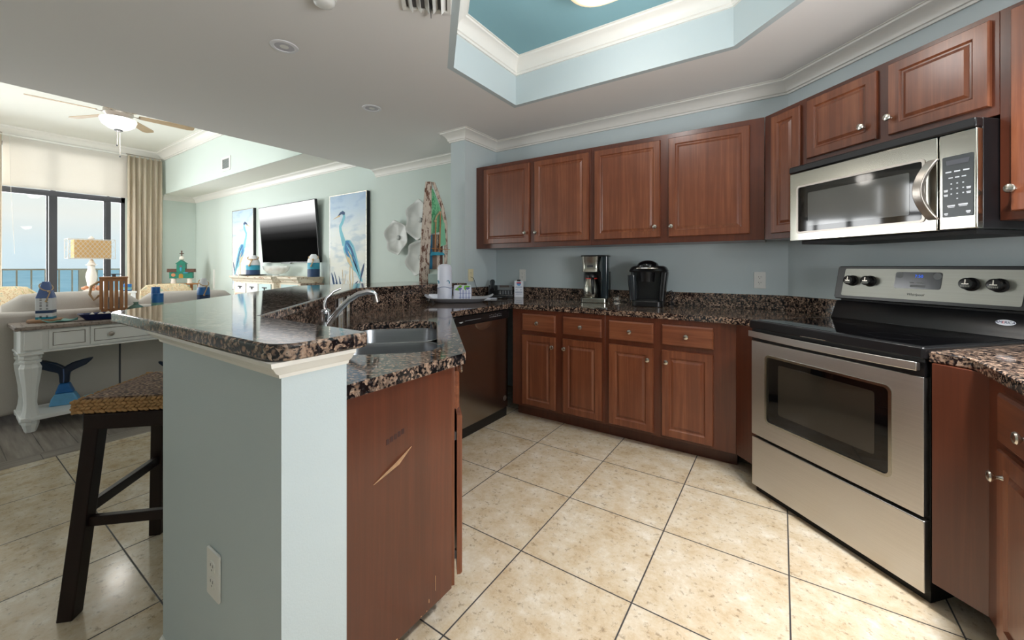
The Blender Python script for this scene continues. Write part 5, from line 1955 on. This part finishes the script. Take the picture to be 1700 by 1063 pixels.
def heron_painting(label, x0, x1, z0, z1, flip):
    t = thing('heron_painting', label, 'painting', ((x0 + x1) / 2, YT, 0), 0, 'heron paintings flanking the television')
    w = (x1 - x0) / 2
    D = -.05
    fm = MB()
    m1 = MB().holed([(-w, z0), (w, z0), (w, z1), (-w, z1)], [[(-w + .012, z0 + .012), (w - .012, z0 + .012), (w - .012, z1 - .012), (-w + .012, z1 - .012)]], 0, .004)
    MB().add([(p.x, p.z + D - .004, p.y) for p in m1.v], m1.f).build('frame_face', M['nickel'], t, smooth=0)
    MB().box(-w, D + .0002, z0, w, -.0005, z1).build('frame', M['black'], t, smooth=0)
    cv, nt, b = base('heron_canvas')
    nz = nt.nodes.new('ShaderNodeTexNoise')
    nz.inputs['Scale'].default_value = 1
    nz.inputs['Detail'].default_value = 6
    nt.links.new(mapping(nt, (3, 3, 9)), nz.inputs['Vector'])
    sp = nt.nodes.new('ShaderNodeSeparateXYZ')
    nt.links.new(mapping(nt, (1, 1, 1)), sp.inputs[0])
    mr = nt.nodes.new('ShaderNodeMapRange')
    mr.inputs[1].default_value = z0
    mr.inputs[2].default_value = z1
    nt.links.new(sp.outputs['Z'], mr.inputs[0])
    g = ramp(nt, [(0, (214, 224, 234)), (.3, (236, 236, 228)), (.65, (232, 238, 238)), (.85, (196, 214, 232)), (1, (178, 200, 224))], mr.outputs[0])
    pt = ramp(nt, [(.35, (196, 214, 232)), (.5, (255, 255, 255)), (.65, (255, 255, 250))], nz.outputs['Fac'])
    nt.links.new(mixc(nt, g.outputs[0], pt.outputs[0], .7, 'MULTIPLY'), b.inputs['Base Color'])
    b.inputs['Roughness'].default_value = .7
    cvs = MB().box(-w + .0125, D - .0025, z0 + .0125, w - .0125, D - .0002, z1 - .0125).build('canvas', cv, t, smooth=0)
    # the bird: flat strokes of paint on the canvas
    sgn = -1 if flip else 1
    H = z1 - z0

    def px(u, v):
        return (sgn * (u - .5) * 2 * w * .96, z0 + v * H)

    def blob(name, pts, mat, lift=.0006, parent=cvs):
        q = [px(u, v) for u, v in pts]
        m = MB()
        m.add([(x, D - .0027 - lift, z) for x, z in q], [tuple(range(len(q)))])
        return m.build(name, mat, parent, smooth=0)

    def stroke(name, pts, widths, mat, lift=.0009, parent=cvs):
        L, R_ = [], []
        q = [Vector(px(u, v)) for u, v in pts]
        for i, p in enumerate(q):
            d = (q[min(i + 1, len(q) - 1)] - q[max(i - 1, 0)]).normalized()
            nn = Vector((-d.y, d.x)) * widths[i] * w * 2
            L.append(p + nn)
            R_.append(p - nn)
        m = MB()
        y = D - .0027 - lift
        for i in range(len(q) - 1):
            m.add([(L[i].x, y, L[i].y), (L[i + 1].x, y, L[i + 1].y), (R_[i + 1].x, y, R_[i + 1].y), (R_[i].x, y, R_[i].y)], [(0, 1, 2, 3)])
        return m.build(name, mat, parent, smooth=0)

    hl = P('heron_light', (128, 196, 212), .7, noise=.25, nscale=14)
    hb_ = P('heron_blue', (58, 128, 180), .7, noise=.35, nscale=16)
    hd_ = P('heron_dark', (52, 78, 118), .7, noise=.3, nscale=18)
    ht = P('heron_tan', (214, 190, 146), .7, noise=.2, nscale=18)
    blob('bird_body', [(.40, .545), (.48, .575), (.58, .57), (.68, .52), (.74, .45), (.80, .37), (.88, .25), (.92, .19), (.85, .20), (.75, .27), (.62, .31), (.52, .36), (.44, .43), (.38, .49)], hl)
    blob('bird_wing', [(.45, .565), (.55, .565), (.66, .51), (.72, .43), (.80, .31), (.82, .26), (.74, .31), (.68, .36), (.58, .41), (.48, .43), (.42, .49)], hb_, .0012)
    blob('bird_breast', [(.44, .46), (.50, .42), (.56, .41), (.62, .36), (.66, .31), (.58, .335), (.50, .38)], ht, .0014)
    stroke('bird_neck', [(.42, .53), (.36, .60), (.31, .66), (.30, .70), (.36, .74), (.41, .785), (.40, .82), (.34, .835)], [.06, .045, .036, .034, .034, .034, .036, .03], hl, .0010)
    blob('bird_head', [(.22, .80), (.30, .835), (.38, .845), (.44, .825), (.42, .805), (.34, .815)], hd_, .0016)
    blob('bird_beak', [(.07, .772), (.24, .805), (.30, .808), (.29, .793), (.22, .788)], ht, .0016)
    for pts, mt in (([(.50, .55), (.60, .50), (.70, .41)], hd_), ([(.48, .53), (.58, .47), (.68, .38)], hl), ([(.55, .555), (.66, .49), (.76, .38)], hl), ([(.62, .44), (.72, .35), (.84, .24)], hd_),
                    ([(.52, .47), (.60, .42), (.66, .37)], ht), ([(.66, .42), (.76, .32), (.88, .22)], hl)):
        stroke('feather', pts, [.004, .016, .004], mt, .0017)
    for pts in ([(.58, .33), (.57, .22), (.60, .12), (.55, .05)], [(.64, .31), (.66, .20), (.62, .12), (.60, .03)]):
        stroke('bird_leg', pts, [.012] * 4, ht, .0012)
    for pts in ([(.10, .02), (.14, .12), (.08, .22), (.04, .27)], [(.34, .02), (.32, .14), (.26, .24)], [(.34, .02), (.26, .12), (.16, .18)], [(.20, .03), (.24, .12), (.12, .28)],
                [(.66, .02), (.72, .11), (.88, .165)], [(.66, .04), (.70, .16), (.80, .20)], [(.84, .18), (.92, .30), (.96, .36)], [(.72, .02), (.76, .06), (.90, .10)], [(.28, .0), (.36, .06), (.20, .10)]):
        stroke('reed', pts, [.006] + [.026] * (len(pts) - 2) + [.004], hd_, .0018)
    for pts in ([(.36, .0), (.40, .14), (.46, .26)], [(.48, .0), (.54, .12), (.52, .2)], [(.40, .0), (.38, .18), (.36, .30)]):
        stroke('grass_stem', pts, [.006] * 3, ht, .0020)
    return t


heron_painting('tall heron painting right of the television, bird facing left', -5.58, -4.70, .72, 2.275, False)
heron_painting('tall heron painting left of the television, bird facing right', -8.90, -8.02, .78, 2.31, True)

# console under the television
cs = thing('media_console', 'weathered cream media console with small drawers under the television', 'console cabinet', (-7.80, 3.0, 0))
box('body', M['console'], cs, .06, .0, .06, 1.42, .44, .985, bevel=.003)
box('middle_body', M['console'], cs, 1.4205, .08, .06, 2.03, .44, .985, bevel=.003)
MB().box(2.0305, .085, .06, 2.05, .435, .985).build('end_panel', M['console_shaded'], cs)
cp = [(0, 0), (.012, .01), (.020, .035), (.035, .05), (.05, .062), (.055, .09), (0, .09)]


def cornice(x0, x1, y, mat):
    m = MB()
    zc = .9855
    m.loft([[(x0 - o, y - o, zc + z) for o, z in cp] + [(x0 - .055, .44, zc + .09), (x0, .44, zc)],
            [(x1 + o, y - o, zc + z) for o, z in cp] + [(x1 + .055, .44, zc + .09), (x1, .44, zc)]])
    return m.build('cornice', mat, cs, smooth=0)


cornice(.06, 1.40, 0, M['console'])
cornice(1.5115, 1.985, .08, M['console'])
wbox = M['wpaint']
pb = P('pale_aqua_drawer', (188, 212, 212), .6, noise=.1, nscale=12)
for k in range(3):
    x = .14 + k * .42
    d = box('drawer', (wbox, wbox, pb)[k], cs, x, -.014, .80, x + .38, -.0005, .96, bevel=.003)
    MB().box(x + .12, -.022, .895, x + .26, -.0145, .91).lathe([(.022, 0), (.020, .006), (0, .008)], n=12, M=face((x + .19, -.0145, .885))).build('pull', M['blackm'], d)
    d = box('drawer', (M['shellb'], wbox, wbox)[k], cs, x, -.014, .60, x + .38, -.0005, .775, bevel=.003)
d = box('drawer', pb, cs, 1.50, .066, .80, 1.98, .0795, .96, bevel=.003)
for x in (.12, 1.35, 1.98):
    box('foot', M['console_shaded'], cs, x - .03, .10, 0, x + .03, .40, .0595)
ZK = 1.0762
bt2 = thing('black_dish', 'flat black dish under the left console buoy', 'dish', (-7.56, 3.22, ZK))
MB().lathe([(.14, 0), (.20, .010), (.205, .018), (.13, .008), (0, .007)], n=28).build('dish', M['black'], bt2, smooth=60)
buoy('teal-banded white buoy on the left end of the media console', (-7.56, 3.22, ZK + .0085), math.radians(25), .105, .34,
     [(.26, 'navyp'), (.50, 'tealp'), (1.0, 'wpaint')], .55, BG, square=False)
buoy('teal-banded white buoy on the right end of the media console', (-5.85, 3.325, ZK), math.radians(25), .085, .34,
     [(.34, 'navyp'), (.62, 'tealp'), (1.0, 'wpaint')], .66, BG, square=False)
gb = thing('glass_bowl', 'long clear glass bowl of shells below the television', 'bowl', (-6.80, 3.24, ZK))
MB().lathe([(.10, 0), (.10, .012), (.06, .022), (.22, .05), (.30, .10), (.33, .165), (.325, .165), (.295, .105), (.21, .058), (0, .034)], n=36, sx=1.1, sy=.42).build('glass', M['clear'], gb, smooth=60)
for k in range(7):
    x = -.255 + .085 * k
    s_ = thing('seashell', 'cream seashell among the shells in the glass bowl', 'seashell', (-6.80 + x, 3.24 + .02 * (k % 3 - 1), ZK + .085 + .02 * (1 - abs(k - 3) / 3)), k * 1.3, 'shells in the glass bowl')
    s_.scale = (.8, .8, .8)
    m = MB()
    m.lathe([(.004, -.02), (.036, -.006), (.048, .010), (.040, .030), (.018, .050), (0, .058)], n=14, sx=1.15, sy=.8)
    m.build('shell', M['shell'] if k % 3 != 1 else M['shellb'], s_, smooth=60)

# shell plates on the wall
PL = P('pale_ceramic', (206, 208, 204), .45, noise=.06, nscale=10)


def wall_flower(label, x, z, r, a):
    t = thing('ceramic_wall_shell', label, 'wall ornament', (x, YT, z), 0, 'ceramic wall shells')
    lo = []
    for k, (f, d) in enumerate(((1.0, -.085), (.88, -.060), (.65, -.042), (.40, -.038), (.18, -.030), (.05, -.022))):
        lo.append([(r * f * (1 + .07 * math.sin(3 * t_ + a) * f) * math.cos(t_), d - .018 * math.sin(5 * t_ + a) * f ** 2, r * f * (1 + .07 * math.sin(4 * t_ + a) * f) * math.sin(t_)) for t_ in [2 * PI * i / 40 for i in range(40)]])
    o = MB().loft(lo, True, False, True).build('dish', PL, t, smooth=70)
    q = o.modifiers.new('t', 'SOLIDIFY')
    q.thickness = .010
    MB().lathe([(.03, 0), (.03, .05), (0, .05)], n=14, M=face((0, -.0005, 0)) @ Matrix.Scale(1, 4)).build('hanger', M['grey'], t)
    MB().ball((0, -.045, 0), r * .12, .02, r * .12, 12, 8).build('center', PL, t, smooth=70)
    return t


wall_flower('ruffled ceramic wall shell farthest left of the three', -4.06, 1.60, .215, .3)
wall_flower('ruffled ceramic wall shell highest of the three, partly behind driftwood', -3.66, 1.80, .235, 1.7)
wall_flower('ruffled ceramic wall shell lowest of the three, partly behind driftwood', -3.66, 1.34, .215, 2.9)
sw = thing('light_switch', 'tall white switch plate on the wall left of the media console', 'light switch', (-9.9, YT, .97))
box('plate', M['white'], sw, -.04, -.008, -.2, .04, -.0005, .2, bevel=.002)
sv = thing('wall_vent', 'small white grille vent on the soffit face', 'vent', (-7.74, 2.888, 2.96))
m1 = MB().holed(rrect(-.17, -.115, .17, .115, .01, 3), [rrect(-.13, -.08, .13, .08, .004, 2)], 0, .012)
MB().add([(p.x, p.z - .0125, p.y) for p in m1.v], m1.f).build('frame', M['white'], sv)
g_ = MB()
for i in range(10):
    g_.box(-.13, -.010, -.078 + i * .016, .13, -.003, -.070 + i * .016)
g_.build('slats', M['grey'], sv)

# ------------------------------------------------------------------ driftwood sailboat on the bar
bo = thing('driftwood_sailboat', 'tall driftwood sailboat sculpture with green sails standing on the bar', 'sculpture', (-2.735, 2.665, 1.0752), math.radians(36))
# local x runs left to right in view, y away
DM = MB()
DM.loft([[(-.085 + dx0, -.03, z), (-.085 + dx0 + w, -.03, z), (-.085 + dx0 + w, .03, z), (-.085 + dx0, .03, z)] for dx0, w, z in ((0, .085, 0), (.006, .092, .25), (.022, .090, .5), (.040, .075, .75), (.058, .055, .945))])
DM.build('mast_plank', M['drift'], bo, bevel=.004)
MB().loft([[(x, -.02, z), (x + .028, -.02, z), (x + .028, .02, z), (x, .02, z)] for x, z in ((.130, .0), (.148, .30), (.142, .56), (.110, .72), (.030, .943))]).build('side_plank', M['drift'], bo, bevel=.003)
MB().prism_y([(.012, .46), (.10, .48), (.139, .56), (.108, .70), (.040, .88), (.030, .885)], -.012, .012).build('main_sail', M['green_d'], bo)
MB().prism_y([(.10, .335), (.162, .36), (.150, .555), (.125, .60)], -.034, -.022).build('jib_sail', M['mintw'], bo)
MB().box(.008, -.010, .13, .035, .010, .455).build('blue_slat', M['blue_d'], bo)
MB().box(.0355, -.010, .13, .075, .010, .455).build('brown_slat', M['brownw'], bo)
MB().box(.0755, -.010, .12, .105, .010, .455).build('pale_slat', M['drift'], bo)
MB().box(.1055, -.010, .13, .128, .010, .455).build('dark_slat', M['churchr'], bo)
for x, h in ((.066, .60), (.108, .66)):
    MB().tube([(x, -.045, .27), (x + .003, -.045, (h + .27) / 2), (x + .008, -.045, h)], .006, 8).build('twig_mast', M['bamboo'], bo)
MB().tube([(.035, -.05, .322), (.10, -.05, .318), (.205, -.055, .312)], [.004, .004, .002], 8).build('twig_boom', M['bamboo'], bo)
MB().tube([(.07, -.05, .59), (.085, -.052, .625), (.105, -.052, .65), (.116, -.05, .665)], .006, 8).ball((.07, -.05, .575), .012, None, None, 8, 6).ball((.112, -.05, .655), .013, None, None, 8, 6).build('rope_tie', M['rope'], bo)
MB().prism_y([(.020, .258), (.155, .262), (.140, .285), (.035, .290)], -.06, -.02).build('hull', M['tealp'], bo)
MB().box(.0, -.04, .0, .128, .03, .085).build('base_block', P('pale_mint', (196, 220, 214), .6, noise=.1, nscale=20), bo, bevel=.004)
